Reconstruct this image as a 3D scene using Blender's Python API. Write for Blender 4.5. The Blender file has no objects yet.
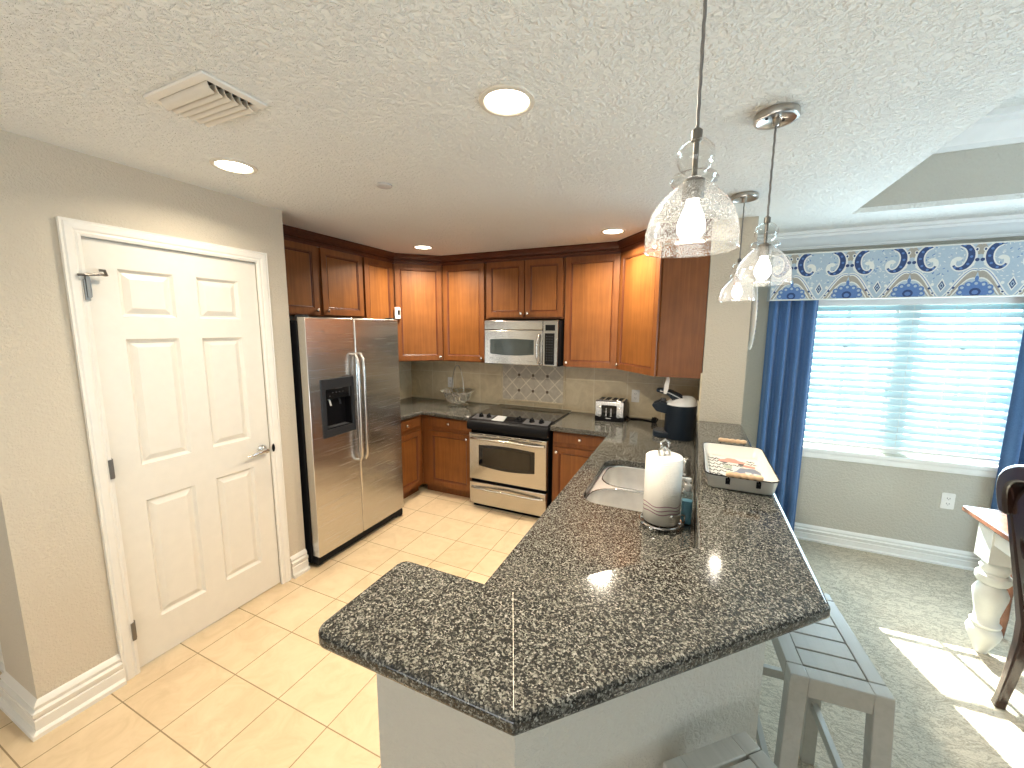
import bpy, bmesh, math, random
from mathutils import Matrix, Vector
from math import sin, cos, pi, radians as rad, sqrt, tan
SC = bpy.context.scene
COL = SC.collection
random.seed(7)

# ------------------------------------------------------------------ camera
YAW, PIT, ROL, CAMH, FPX = 0.424657, 0.138118, -0.0056941, 1.7091, 399.53
fw = Vector((-sin(YAW)*cos(PIT), cos(YAW)*cos(PIT), -sin(PIT)))
ri = Vector((cos(YAW), sin(YAW), 0))
dn = fw.cross(ri)
r2 = cos(ROL)*ri + sin(ROL)*dn
d2 = -sin(ROL)*ri + cos(ROL)*dn
cam = bpy.data.cameras.new('camera'); cam.sensor_width = 36; cam.lens = FPX/1024*36
cam.clip_start = 0.02; cam.clip_end = 100
co = bpy.data.objects.new('camera', cam); COL.objects.link(co)
m3 = Matrix((r2, -d2, -fw)).transposed()
co.matrix_world = Matrix.Translation((0, 0, CAMH)) @ m3.to_4x4()
SC.camera = co

# ------------------------------------------------------------------ world, sun, exposure
SC.view_settings.view_transform = 'Standard'
SC.view_settings.look = 'None'
SC.view_settings.gamma = 1.0
SC.view_settings.exposure = 0.30
SC.view_settings.use_curve_mapping = False
SC.cycles.use_denoising = True
SC.cycles.max_bounces = 8
SC.cycles.diffuse_bounces = 5
SC.cycles.transparent_max_bounces = 16
SC.cycles.sample_clamp_indirect = 6
SC.cycles.caustics_reflective = False
SC.cycles.caustics_refractive = False
W = bpy.data.worlds.new('sky'); SC.world = W; W.use_nodes = True
bg = W.node_tree.nodes['Background']
bg.inputs[0].default_value = (0.50, 0.82, 1.0, 1); bg.inputs[1].default_value = 5.0
sd = bpy.data.lights.new('sun', 'SUN'); sd.energy = 32.0; sd.angle = rad(0.5); sd.color = (1.0, 0.96, 0.88)
so = bpy.data.objects.new('sun', sd); COL.objects.link(so)
so.rotation_euler = Vector((0.227*cos(rad(38.1)), -0.974*cos(rad(38.1)), -sin(rad(38.1)))).to_track_quat('-Z', 'Y').to_euler()
def area(name, loc, direction, sx, sy, power, color):
    l = bpy.data.lights.new(name, 'AREA'); l.shape = 'RECTANGLE'; l.size = sx; l.size_y = sy
    l.energy = power; l.color = color
    o = bpy.data.objects.new(name, l); COL.objects.link(o); o.location = loc
    o.rotation_euler = Vector(direction).to_track_quat('-Z', 'Y').to_euler()
    return o
area('window_daylight', (1.42, 3.70, 1.38), (0, -1, 0), 1.05, 1.1, 30, (0.66, 0.87, 1.0))
area('right_side_fill', (3.5, 2.2, 1.4), (-1, 0, 0.35), 1.0, 1.1, 36, (0.66, 0.85, 1.0))  # added cool fill lamp at an unseen opening on the right
area('behind_camera_fill', (-0.9, -2.7, 0.9), (-.12, .60, 0.79), 3.6, 1.6, 84, (0.93, 0.97, 1.0))  # added fill lamp behind the camera, tilted up to brighten the ceiling

# ------------------------------------------------------------------ node helpers
class NT:
    def __init__(s, name):
        s.m = bpy.data.materials.new(name); s.m.use_nodes = True
        s.t = s.m.node_tree; s.b = s.t.nodes['Principled BSDF']; s._c = None
    def n(s, typ, ins=None, **props):
        k = s.t.nodes.new('ShaderNode'+typ)
        for a, v in props.items(): setattr(k, a, v)
        for a, v in (ins or {}).items(): s.set(k.inputs[a], v)
        return k
    def set(s, sock, v):
        if hasattr(v, 'is_output') or isinstance(v, bpy.types.NodeSocket): s.t.links.new(v, sock)
        elif isinstance(v, (tuple, list)) and len(v) == 3 and sock.type == 'RGBA': sock.default_value = (*v, 1)
        else: sock.default_value = v
    def co(s):
        if s._c is None: s._c = s.n('TexCoord').outputs['Object']
        return s._c
    def xyz(s): 
        k = s.n('SeparateXYZ', {0: s.co()}); return k.outputs
    def math(s, op, a, b=0.0, c=None, clamp=False):
        k = s.n('Math', {0: a, 1: b}, operation=op, use_clamp=clamp)
        if c is not None: s.set(k.inputs[2], c)
        return k.outputs[0]
    def map(s, scale=(1, 1, 1), rot=(0, 0, 0)):
        return s.n('Mapping', {'Vector': s.co(), 'Scale': scale, 'Rotation': rot}).outputs[0]
    def noise(s, scale, detail=3, rough=.55, vec=None, dist=0.0):
        return s.n('TexNoise', {'Vector': vec or s.co(), 'Scale': scale, 'Detail': detail, 'Roughness': rough, 'Distortion': dist}).outputs['Fac']
    def ramp(s, fac, stops, interp='LINEAR'):
        k = s.n('ValToRGB', {0: fac}); cr = k.color_ramp; cr.interpolation = interp
        while len(cr.elements) < len(stops): cr.elements.new(.5)
        for e, (p, c) in zip(cr.elements, stops): e.position = p; e.color = (*c, 1)
        return k.outputs[0]
    def mix(s, f, a, b):
        k = s.n('Mix', {}, data_type='RGBA'); s.set(k.inputs[0], f); s.set(k.inputs[6], a); s.set(k.inputs[7], b)
        return k.outputs[2]
    def bump(s, h, strength=.3, dist=.01):
        k = s.n('Bump', {'Height': h, 'Strength': strength, 'Distance': dist}); s.t.links.new(k.outputs[0], s.b.inputs['Normal'])
    def base(s, col=None, rough=None, metal=None, **kw):
        if col is not None: s.set(s.b.inputs['Base Color'], col)
        if rough is not None: s.set(s.b.inputs['Roughness'], rough)
        if metal is not None: s.set(s.b.inputs['Metallic'], metal)
        for k, v in kw.items(): s.set(s.b.inputs[k.replace('_', ' ')], v)
        return s
def plain(name, col, rough=.5, metal=0.0, bumpy=None, var=.06, **kw):
    t = NT(name)
    f = t.noise(18, 3)
    lo = tuple(c*(1-var) for c in col); hi = tuple(min(1, c*(1+var)) for c in col)
    t.base(t.ramp(f, [(.3, lo), (.7, hi)]), rough, metal, **kw)
    if bumpy: t.bump(t.noise(bumpy[0], 4), bumpy[1], bumpy[2])
    return t.m
def emit(name, col, strength):
    t = NT(name); t.base((0, 0, 0), .5); t.b.inputs['Emission Color'].default_value = (*col, 1); t.b.inputs['Emission Strength'].default_value = strength
    return t.m
def wall_mat(name, col, scale=55, strength=.35, dist=.006):
    t = NT(name); f = t.noise(2.2, 2)
    t.base(t.ramp(f, [(.3, tuple(c*.97 for c in col)), (.7, col)]), .75, Specular_IOR_Level=.25)
    h = t.ramp(t.noise(scale, 3, .6, dist=.6), [(.42, (0, 0, 0)), (.62, (1, 1, 1))])
    t.bump(h, strength, dist); return t.m
def tile_mat(name, axes, org, size, grout, cols, gcol, rough=.3, mottle=7):
    t = NT(name); x = t.xyz(); ms = []
    ids = []
    for a, o, s in zip(axes, org, size):
        q = t.math('DIVIDE', t.math('SUBTRACT', x['XYZ'.index(a)], o), s)
        fr = t.math('FRACT', q); ids.append(t.math('FLOOR', q))
        e = t.math('MINIMUM', fr, t.math('SUBTRACT', 1.0, fr))
        ms.append(t.math('MULTIPLY', e, s))
    d = t.math('MINIMUM', ms[0], ms[1])
    g = t.math('LESS_THAN', d, grout/2)
    idv = t.n('CombineXYZ', {0: ids[0], 1: ids[1]}).outputs[0]
    wn = t.n('TexWhiteNoise', {'Vector': idv}).outputs[0]
    nz = t.noise(mottle, 5, .62, dist=1.2)
    f = t.math('ADD', t.math('MULTIPLY', nz, .85), t.math('MULTIPLY', wn, .15))
    c = t.ramp(f, [(.3, cols[0]), (.5, cols[1]), (.72, cols[2])])
    t.base(t.mix(g, c, gcol), t.math('ADD', t.math('MULTIPLY', g, .5), rough))
    hh = t.math('ADD', t.math('MINIMUM', t.math('DIVIDE', d, grout), 1.0), t.math('MULTIPLY', nz, .15))
    t.bump(hh, .35, .003); return t.m
def granite_mat():
    t = NT('speckled_granite')
    wob = t.n('Mix', {}, data_type='VECTOR')
    nzc = t.n('TexNoise', {'Vector': t.co(), 'Scale': 200, 'Detail': 2}).outputs['Color']
    t.set(wob.inputs[0], .006); t.set(wob.inputs[4], t.co()); t.set(wob.inputs[5], nzc)
    v = t.n('TexVoronoi', {'Vector': wob.outputs[1], 'Scale': 300}).outputs['Color']
    r = t.n('SeparateColor', {0: v}).outputs[0]
    p = t.noise(135, 3)
    f = t.math('ADD', t.math('MULTIPLY', r, .55), t.math('MULTIPLY', p, .50))
    c = t.ramp(f, [(0, (.008, .008, .0075)), (.42, (.016, .0155, .014)), (.51, (.036, .035, .030)), (.60, (.082, .078, .066)), (.72, (.165, .158, .135)), (.90, (.32, .31, .275))])
    t.base(c, .10, Specular_IOR_Level=.5); return t.m
def wood_mat(name, c0, c1, c2, rough=.33, axis='Z', coat=.25):
    t = NT(name)
    sc = {'Z': (38, 38, 1.6), 'X': (1.6, 38, 38), 'Y': (38, 1.6, 38)}[axis]
    g = t.noise(1.0, 5, .6, t.map(sc), 1.0)
    b = t.noise(5, 2)
    f = t.math('ADD', t.math('MULTIPLY', g, .6), t.math('MULTIPLY', b, .4))
    t.base(t.ramp(f, [(.3, c0), (.5, c1), (.72, c2)]), rough, Coat_Weight=coat, Coat_Roughness=.2, Specular_IOR_Level=.3)
    t.bump(g, .05, .002); return t.m
def steel_mat(name, col=(.62, .60, .57), rough=.26, axis='Z', amt=.12):
    t = NT(name)
    sc = {'Z': (260, 260, 2), 'X': (2, 260, 260), 'Y': (260, 2, 260)}[axis]
    g = t.noise(1.0, 4, .7, t.map(sc))
    t.base(t.ramp(g, [(.3, tuple(c*.9 for c in col)), (.7, col)]), t.math('ADD', t.math('MULTIPLY', g, amt), rough-.06), 1.0)
    t.bump(g, .06, .001); return t.m

MT = {}
MT['ceiling'] = wall_mat('white_knockdown_ceiling_paint', (.85, .85, .805), 58, .7, .009)
MT['wall'] = wall_mat('beige_textured_wall_paint', (.585, .52, .42), 85, .4, .006)
MT['wall2'] = wall_mat('cool_cast_wall_paint', (.52, .495, .43), 60, .4, .007)  # same beige paint, base colour shifted to hold the cool window light
MT['trim'] = plain('white_trim_paint', (.75, .715, .65), .4, var=.02)
MT['trim2'] = plain('bright_white_trim_paint', (.80, .80, .78), .4, var=.02)
MT['door'] = plain('cream_door_paint', (.72, .68, .605), .38, var=.02)
MT['floor'] = tile_mat('cream_floor_tile', 'XY', (-1.9705, 1.045), (.3155, .3075), .005,
    ((.58, .435, .265), (.655, .505, .32), (.71, .56, .37)), (.28, .20, .11), .3)
MT['splash'] = tile_mat('tan_backsplash_tile', 'XZ', (-2.79, .889), (.32, .32), .006,
    ((.56, .46, .30), (.65, .54, .36), (.73, .625, .44)), (.76, .68, .53), .4, 9)
MT['splashY'] = tile_mat('tan_side_backsplash_tile', 'YZ', (3.56, .889), (.32, .32), .006,
    ((.56, .46, .30), (.65, .54, .36), (.73, .625, .44)), (.76, .68, .53), .4, 9)
MT['granite'] = granite_mat()
MT['wood'] = wood_mat('cherry_wood', (.15, .053, .013), (.21, .076, .018), (.28, .107, .028), .45, 'Z', .05)
MT['woodframe'] = wood_mat('cherry_wood_frame', (.125, .042, .012), (.178, .061, .016), (.235, .086, .024), .45, 'Z', .05)
MT['groovewood'] = wood_mat('dark_groove_cherry', (.06, .016, .007), (.09, .024, .01), (.12, .034, .013))  # darker red-brown cherry for the door moulding grooves
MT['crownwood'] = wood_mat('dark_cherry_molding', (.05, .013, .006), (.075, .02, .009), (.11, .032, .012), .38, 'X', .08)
MT['steel'] = steel_mat('brushed_stainless_steel')
MT['steelX'] = steel_mat('horizontally_brushed_stainless_steel', (.58, .555, .51), .22, 'X')
MT['steelF'] = steel_mat('brushed_refrigerator_steel', (.70, .69, .67), .30, 'Y', .16)
MT['splash_seam'] = plain('pale_tan_seam', (.50, .45, .36), .4)
MT['sinksteel'] = plain('satin_sink_steel', (.80, .79, .77), .36, 1.0)
def fridge_mat():
    t = NT('brushed_refrigerator_steel'); g = t.noise(1.0, 4, .7, t.map((260, 2, 260))); w = t.noise(1.0, 2, .5, t.map((1, .9, 6.5)))
    t.base(t.ramp(g, [(.3, (.69, .68, .66)), (.7, (.72, .71, .69))]), t.math('ADD', t.math('MULTIPLY', g, .10), .21), 1.0)
    t.bump(w, .22, .02); return t.m
MT['steelF'] = fridge_mat()
MT['chrome'] = plain('chrome', (.78, .78, .78), .12, 1.0, var=.02)
MT['nickel'] = plain('brushed_nickel', (.50, .47, .43), .3, 1.0)
MT['darknickel'] = plain('dark_brushed_nickel', (.20, .185, .165), .38, .8)
MT['knob'] = plain('satin_nickel_knob', (.80, .76, .70), .25, 1.0)
MT['black'] = plain('black_plastic', (.006, .006, .007), .42, Specular_IOR_Level=.1)
MT['blackgloss'] = plain('black_glass', (.006, .006, .007), .06)
MT['cooktop'] = plain('black_ceramic_glass', (.012, .011, .010), .07, Specular_IOR_Level=.8)
MT['darkgrey'] = plain('dark_grey_plastic', (.022, .024, .028), .35, Specular_IOR_Level=.3)
MT['grey'] = plain('grey_panel', (.075, .075, .078), .4, Specular_IOR_Level=.3)
MT['silver'] = plain('silver_plastic', (.55, .56, .57), .35, .3)
MT['white'] = plain('white_plastic', (.82, .80, .77), .4, var=.02)
MT['ivory'] = plain('ivory_switch_plate', (.78, .72, .60), .4, var=.02)
MT['slot'] = plain('dark_slot', (.05, .045, .04), .6)
MT['navyplastic'] = plain('dark_navy_plastic', (.010, .017, .028), .35, Specular_IOR_Level=.3)
MT['mark'] = plain('pale_printing', (.6, .6, .6), .5)
MT['greymark'] = plain('grey_printing', (.2, .19, .18), .5)
MT['stool'] = wood_mat('grey_painted_wood', (.40, .385, .345), (.46, .445, .40), (.50, .485, .44), .32, 'Y', .3)
MT['enamel'] = plain('white_enamel', (.68, .66, .61), .25, var=.02)
MT['mahogany'] = wood_mat('dark_mahogany', (.018, .008, .006), (.034, .013, .009), (.055, .02, .013), .18, 'Z', .8)
MT['redwood'] = wood_mat('table_and_sunlit_leg_wood', (.20, .085, .05), (.28, .12, .07), (.34, .16, .10), .22, 'Y', .6)
MT['tablewhite'] = plain('cream_table_paint', (.76, .78, .74), .35, var=.03)
MT['handlewood'] = wood_mat('pale_turned_wood', (.36, .22, .12), (.50, .34, .21), (.58, .43, .29), .45, 'X', .1)
MT['vent'] = plain('warm_white_vent_metal', (.66, .61, .52), .45, var=.02)
MT['lamp'] = emit('downlight_lens_glow', (1.0, .90, .70), 9.0)
MT['bulb'] = emit('pendant_bulb_glow', (1.0, .96, .90), 6.0)
MT['cord'] = plain('grey_cord', (.19, .18, .17), .5)
MT['ground'] = plain('pale_patio_paving', (.75, .76, .74), .8)

def carpet_mat():
    t = NT('beige_carved_carpet')
    a = t.noise(11, 3, .6, t.map((.75, 1.5, 1), (0, 0, .35)), 2.2)
    band = t.math('LESS_THAN', t.math('ABSOLUTE', t.math('SUBTRACT', a, .5)), .035)
    f = t.noise(160, 3)
    c1 = t.ramp(f, [(.3, (.56, .50, .39)), (.7, (.72, .65, .53))])
    c2 = t.ramp(f, [(.3, (.42, .37, .28)), (.7, (.56, .50, .40))])
    t.base(t.mix(band, c1, c2), .95, Specular_IOR_Level=.1)
    t.bump(t.math('SUBTRACT', t.math('MULTIPLY', f, .6), t.math('MULTIPLY', band, .6)), .8, .012); return t.m
MT['carpet'] = carpet_mat()
def deco_mat():
    t = NT('diamond_accent_tile'); x = t.xyz()
    u = t.math('DIVIDE', t.math('ADD', x[0], .152), .159); v = t.math('DIVIDE', t.math('SUBTRACT', x[2], .125), .166)
    def tri(q):
        f = t.math('FRACT', q); return t.math('MINIMUM', f, t.math('SUBTRACT', 1.0, f))
    l = t.math('MINIMUM', tri(t.math('ADD', u, v)), tri(t.math('SUBTRACT', u, v)))
    line = t.math('LESS_THAN', l, .045)
    ins = t.math('LESS_THAN', t.math('MAXIMUM', tri(u), tri(v)), .085)
    inrow = t.math('MULTIPLY', t.math('LESS_THAN', t.math('ABSOLUTE', t.math('SUBTRACT', u, 1.0)), 1.3), t.math('LESS_THAN', t.math('ABSOLUTE', t.math('SUBTRACT', v, .5)), .8))
    ins = t.math('MULTIPLY', ins, inrow)
    chk = t.n('TexChecker', {'Vector': t.co(), 'Scale': 130.0, 'Color1': (.06, .035, .02), 'Color2': (.22, .15, .09)}).outputs[0]
    nz = t.noise(26, 4)
    c = t.ramp(nz, [(.3, (.52, .45, .35)), (.7, (.64, .57, .46))])
    c = t.mix(line, c, (.80, .72, .58)); c = t.mix(ins, c, chk)
    t.base(c, .4); t.bump(line, .3, .003); return t.m
MT['deco'] = deco_mat()
def fabric_mat(name, c0, c1, transl=0.0):
    t = NT(name)
    n1 = t.noise(1.0, 2, .5, t.map((900, 900, 60))); n2 = t.noise(1.0, 2, .5, t.map((60, 60, 900)))
    f = t.math('MULTIPLY', t.math('ADD', n1, n2), .5)
    t.base(t.ramp(f, [(.35, c0), (.65, c1)]), .85, Sheen_Weight=.3); t.bump(f, .2, .002)
    return t.m
MT['curtain'] = fabric_mat('blue_linen', (.045, .115, .27), (.085, .185, .38))
MT['val_base'] = fabric_mat('pale_blue_printed_cotton', (.33, .40, .47), (.43, .50, .56))
MT['val_white'] = fabric_mat('cream_print', (.66, .64, .58), (.74, .72, .66))
MT['val_blue'] = fabric_mat('mid_blue_print', (.075, .15, .34), (.11, .20, .42))
MT['val_navy'] = fabric_mat('navy_print', (.018, .04, .12), (.03, .06, .17))
MT['val_tan'] = fabric_mat('taupe_print', (.31, .27, .22), (.39, .34, .28))
def slat_mat():
    t = NT('white_faux_wood_slat'); t.base((.78, .80, .80), .45)
    t.b.inputs['Transmission Weight'].default_value = 0
    tr = t.n('BsdfTranslucent', {'Color': (.42, .74, .82)})  # cool daylight cast mixed into the white slats' transmitted colour
    mx = t.n('MixShader', {0: .30}); t.t.links.new(t.b.outputs[0], mx.inputs[1]); t.t.links.new(tr.outputs[0], mx.inputs[2])
    t.t.links.new(mx.outputs[0], t.t.nodes['Material Output'].inputs[0]); return t.m
MT['slat'] = slat_mat()
def thin_glass(name, tint, speck=0.0, scale=300, spec=.5, rough=.03, thr=.56):
    t = NT(name)
    tr = t.n('BsdfTransparent', {'Color': tint}); gl = t.n('BsdfGlossy', {'Color': (1, 1, 1), 'Roughness': rough})
    lw = t.n('LayerWeight', {'Blend': .35}).outputs['Facing']
    f = t.math('MULTIPLY', t.math('POWER', lw, 2.0), spec)
    f = t.math('ADD', f, .04)
    a = t.n('MixShader', {0: f}); t.t.links.new(tr.outputs[0], a.inputs[1]); t.t.links.new(gl.outputs[0], a.inputs[2])
    out = a.outputs[0]
    if speck:
        nz = t.noise(scale, 2, .5)
        msk = t.math('MULTIPLY', t.math('GREATER_THAN', nz, thr), speck)
        df = t.n('BsdfTranslucent', {'Color': (.92, .92, .90)}); d2_ = t.n('BsdfDiffuse', {'Color': (.92, .92, .9)})
        ad = t.n('MixShader', {0: .5}); t.t.links.new(df.outputs[0], ad.inputs[1]); t.t.links.new(d2_.outputs[0], ad.inputs[2])
        b = t.n('MixShader', {0: msk}); t.t.links.new(out, b.inputs[1]); t.t.links.new(ad.outputs[0], b.inputs[2]); out = b.outputs[0]
    t.t.links.new(out, t.t.nodes['Material Output'].inputs[0]); return t.m
MT['seeded'] = thin_glass('seeded_glass', (.93, .93, .93), .32, 420, .9, .10, .54)
MT['clear'] = thin_glass('clear_glass', (.95, .95, .94), 0, 1, .9, .04)
MT['pane'] = thin_glass('window_glass', (.96, .99, .98), 0, 1, .4, .02)
MT['bowlglass'] = thin_glass('cut_glass', (.82, .81, .76), .28, 70, .95, .10, .52)
MT['soapglass'] = thin_glass('clear_bottle_plastic', (.80, .90, .95), 0, 1, .7, .05)
MT['soap'] = plain('blue_soap', (.26, .52, .64), .15)
def towel_mat():
    t = NT('quilted_paper_towel'); x = t.xyz()
    ang = t.math('ARCTAN2', x[1], x[0])
    masks = []
    for k, z0 in enumerate((.052, .067, .083)):
        w = t.math('MULTIPLY', t.math('SINE', t.math('ADD', t.math('MULTIPLY', ang, 5.0), .7*k)), .0038)
        masks.append(t.math('LESS_THAN', t.math('ABSOLUTE', t.math('SUBTRACT', t.math('SUBTRACT', x[2], z0), w)), .0022))
    m = t.math('MAXIMUM', t.math('MAXIMUM', masks[0], masks[1]), masks[2])
    rr = t.math('SQRT', t.math('ADD', t.math('MULTIPLY', x[0], x[0]), t.math('MULTIPLY', x[1], x[1])))
    m = t.math('MULTIPLY', m, t.math('GREATER_THAN', rr, .05))
    q = t.math('MULTIPLY', t.math('SINE', t.math('ADD', t.math('MULTIPLY', ang, 42.0), t.math('MULTIPLY', x[2], 420.0))), t.math('SINE', t.math('SUBTRACT', t.math('MULTIPLY', ang, 42.0), t.math('MULTIPLY', x[2], 420.0))))
    t.base(t.mix(m, (.74, .71, .655), (.38, .22, .27)), .9, Specular_IOR_Level=.1)
    t.bump(q, .4, .004); return t.m
MT['towel'] = towel_mat()

# ------------------------------------------------------------------ mesh helpers
class MB:
    def __init__(s): s.v = []; s.f = []; s.mi = []; s.cur = 0; s.T = None
    def add(s, vs, fs):
        o = len(s.v)
        if s.T is not None: vs = [s.T @ Vector(p) for p in vs]
        s.v += [tuple(p) for p in vs]; s.f += [tuple(i+o for i in f) for f in fs]; s.mi += [s.cur]*len(fs)
        return s
    def box(s, x0, x1, y0, y1, z0, z1):
        return s.add([(x0, y0, z0), (x1, y0, z0), (x1, y1, z0), (x0, y1, z0), (x0, y0, z1), (x1, y0, z1), (x1, y1, z1), (x0, y1, z1)],
                     [(3, 2, 1, 0), (4, 5, 6, 7), (0, 1, 5, 4), (1, 2, 6, 5), (2, 3, 7, 6), (3, 0, 4, 7)])
    def loft(s, loops, cap0=True, cap1=True, closed=False):
        n = len(loops[0]); vs = [p for l in loops for p in l]; fs = []
        L = len(loops)
        for k in range(L if closed else L-1):
            for i in range(n):
                a, b = k*n+i, k*n+(i+1) % n; c = ((k+1) % L)*n
                fs.append((a, b, c+(i+1) % n, c+i))
        if not closed:
            if cap0: fs.append(tuple(range(n))[::-1])
            if cap1: fs.append(tuple((L-1)*n+i for i in range(n)))
        return s.add(vs, fs)
    def prism(s, poly, z0, z1, f=None):
        f = f or (lambda a, b, c: (a, b, c))
        return s.loft([[f(a, b, z0) for a, b in poly], [f(a, b, z1) for a, b in poly]])
    def prism_hole(s, poly, holes, z0, z1):
        bm = bmesh.new(); es = []
        for lp in [poly]+holes:
            vs = [bm.verts.new((a, b, 0)) for a, b in lp]
            es += [bm.edges.new((vs[i], vs[(i+1) % len(vs)])) for i in range(len(vs))]
        bmesh.ops.triangle_fill(bm, use_beauty=True, use_dissolve=False, edges=es)
        bm.verts.index_update()
        P = [(v.co.x, v.co.y) for v in bm.verts]; T = [tuple(v.index for v in f.verts) for f in bm.faces]; bm.free()
        n = len(P); vs = [(a, b, z1) for a, b in P]+[(a, b, z0) for a, b in P]
        fs = list(T)+[tuple(i+n for i in t[::-1]) for t in T]; o = 0
        for lp in [poly]+holes:
            k = len(lp)
            fs += [(o+i, o+(i+1) % k, n+o+(i+1) % k, n+o+i) for i in range(k)]; o += k
        return s.add(vs, fs)
    def lathe(s, prof, c=(0, 0, 0), seg=24, sx=1, sy=1):
        loops = [[(c[0]+r*sx*cos(2*pi*i/seg), c[1]+r*sy*sin(2*pi*i/seg), c[2]+z) for i in range(seg)] for r, z in prof]
        return s.loft(loops, prof[0][0] > 1e-5 or True, True)
    def shell(s, prof, c=(0, 0, 0), seg=32):
        loops = [[(c[0]+r*cos(2*pi*i/seg), c[1]+r*sin(2*pi*i/seg), c[2]+z) for i in range(seg)] for r, z in prof]
        return s.loft(loops, False, False)
    def sphere(s, c, r, seg=14, sx=1, sy=1, sz=1):
        return s.lathe([(max(1e-5, r*sin(pi*k/8)), -r*sz*cos(pi*k/8)) for k in range(9)], c, seg, sx, sy)
    def tube(s, pts, r, seg=8, closed=False, rect=None, up=None, caps=True):
        pts = [Vector(p) for p in pts]; n = len(pts); rs = r if isinstance(r, (list, tuple)) else [r]*n
        loops = []; prev = None
        for i in range(n):
            if closed: t = pts[(i+1) % n]-pts[i-1]
            else: t = pts[min(i+1, n-1)]-pts[max(i-1, 0)]
            t.normalize()
            if prev is None:
                u = Vector(up) if up else (Vector((0, 0, 1)) if abs(t.z) < .9 else Vector((1, 0, 0)))
            else: u = Vector(up) if up else prev
            u = (u-t*u.dot(t)).normalized(); prev = u; w = t.cross(u)
            if rect:
                a, b = rect[0]/2*rs[i], rect[1]/2*rs[i]
                loops.append([pts[i]+w*a+u*b, pts[i]-w*a+u*b, pts[i]-w*a-u*b, pts[i]+w*a-u*b])
            else:
                loops.append([pts[i]+(w*cos(2*pi*k/seg)+u*sin(2*pi*k/seg))*rs[i] for k in range(seg)])
        return s.loft(loops, caps, caps, closed)
    def cyl(s, p0, p1, r0, r1=None, seg=16):
        return s.tube([p0, p1], [r0, r0 if r1 is None else r1], seg)
    def molding(s, path, prof, flip=1, closed=False):
        """sweeps a profile [(out, z)] along a plan path with mitred corners; out is to the right of travel when flip=1"""
        P = [Vector((a, b)) for a, b in path]; n = len(P); loops = []
        for i in range(n):
            def nrm(a, b):
                d = (b-a).normalized(); return Vector((d.y, -d.x))*flip
            if closed: n1, n2 = nrm(P[i-1], P[i]), nrm(P[i], P[(i+1) % n])
            else:
                n1 = nrm(P[i-1], P[i]) if i > 0 else nrm(P[0], P[1]); n2 = nrm(P[i], P[i+1]) if i < n-1 else n1
            m = (n1+n2); m = m/max(1e-6, m.dot(n1)) if m.length > 1e-6 else n1
            loops.append([(P[i].x+m.x*o, P[i].y+m.y*o, z) for o, z in prof])
        return s.loft(loops, True, True, closed)
    def panels(s, f, us, vs, cells, loops, thick, mats=None):
        """front face split on a grid; every cell in `cells` gets nested rectangles [(inset, depth)]; slab sides behind"""
        base = s.cur
        for i in range(len(us)-1):
            for j in range(len(vs)-1):
                a, b, c, d = us[i], us[i+1], vs[j], vs[j+1]
                s.cur = base
                if (i, j) not in cells:
                    s.add([f(a, c, 0), f(b, c, 0), f(b, d, 0), f(a, d, 0)], [(0, 1, 2, 3)]); continue
                prev = [f(a, c, 0), f(b, c, 0), f(b, d, 0), f(a, d, 0)]
                for k, (ins, dep) in enumerate(loops):
                    cur = [f(a+ins, c+ins, dep), f(b-ins, c+ins, dep), f(b-ins, d-ins, dep), f(a+ins, d-ins, dep)]
                    s.cur = mats[k] if mats else base
                    s.add(prev+cur, [(0, 1, 5, 4), (1, 2, 6, 5), (2, 3, 7, 6), (3, 0, 4, 7)]); prev = cur
                s.cur = mats[-1] if mats else base
                s.add(prev, [(0, 1, 2, 3)])
        s.cur = base
        a, b, c, d = us[0], us[-1], vs[0], vs[-1]
        F = [f(a, c, 0), f(b, c, 0), f(b, d, 0), f(a, d, 0)]; B = [f(a, c, -thick), f(b, c, -thick), f(b, d, -thick), f(a, d, -thick)]
        s.add(F+B, [(0, 1, 5, 4), (1, 2, 6, 5), (2, 3, 7, 6), (3, 0, 4, 7), (7, 6, 5, 4)])
        return s
    def frame(s, f, u0, u1, v0, v1, a0, a1, b0, b1, d0, d1):
        O = [(u0, v0), (u1, v0), (u1, v1), (u0, v1)]; I = [(a0, b0), (a1, b0), (a1, b1), (a0, b1)]
        vs = [f(*p, d0) for p in O]+[f(*p, d0) for p in I]+[f(*p, d1) for p in O]+[f(*p, d1) for p in I]; fs = []
        for i in range(4):
            j = (i+1) % 4
            fs += [(i, j, 4+j, 4+i), (8+i, 12+i, 12+j, 8+j), (i, 8+i, 8+j, j), (4+i, 4+j, 12+j, 12+i)]
        return s.add(vs, fs)

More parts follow.
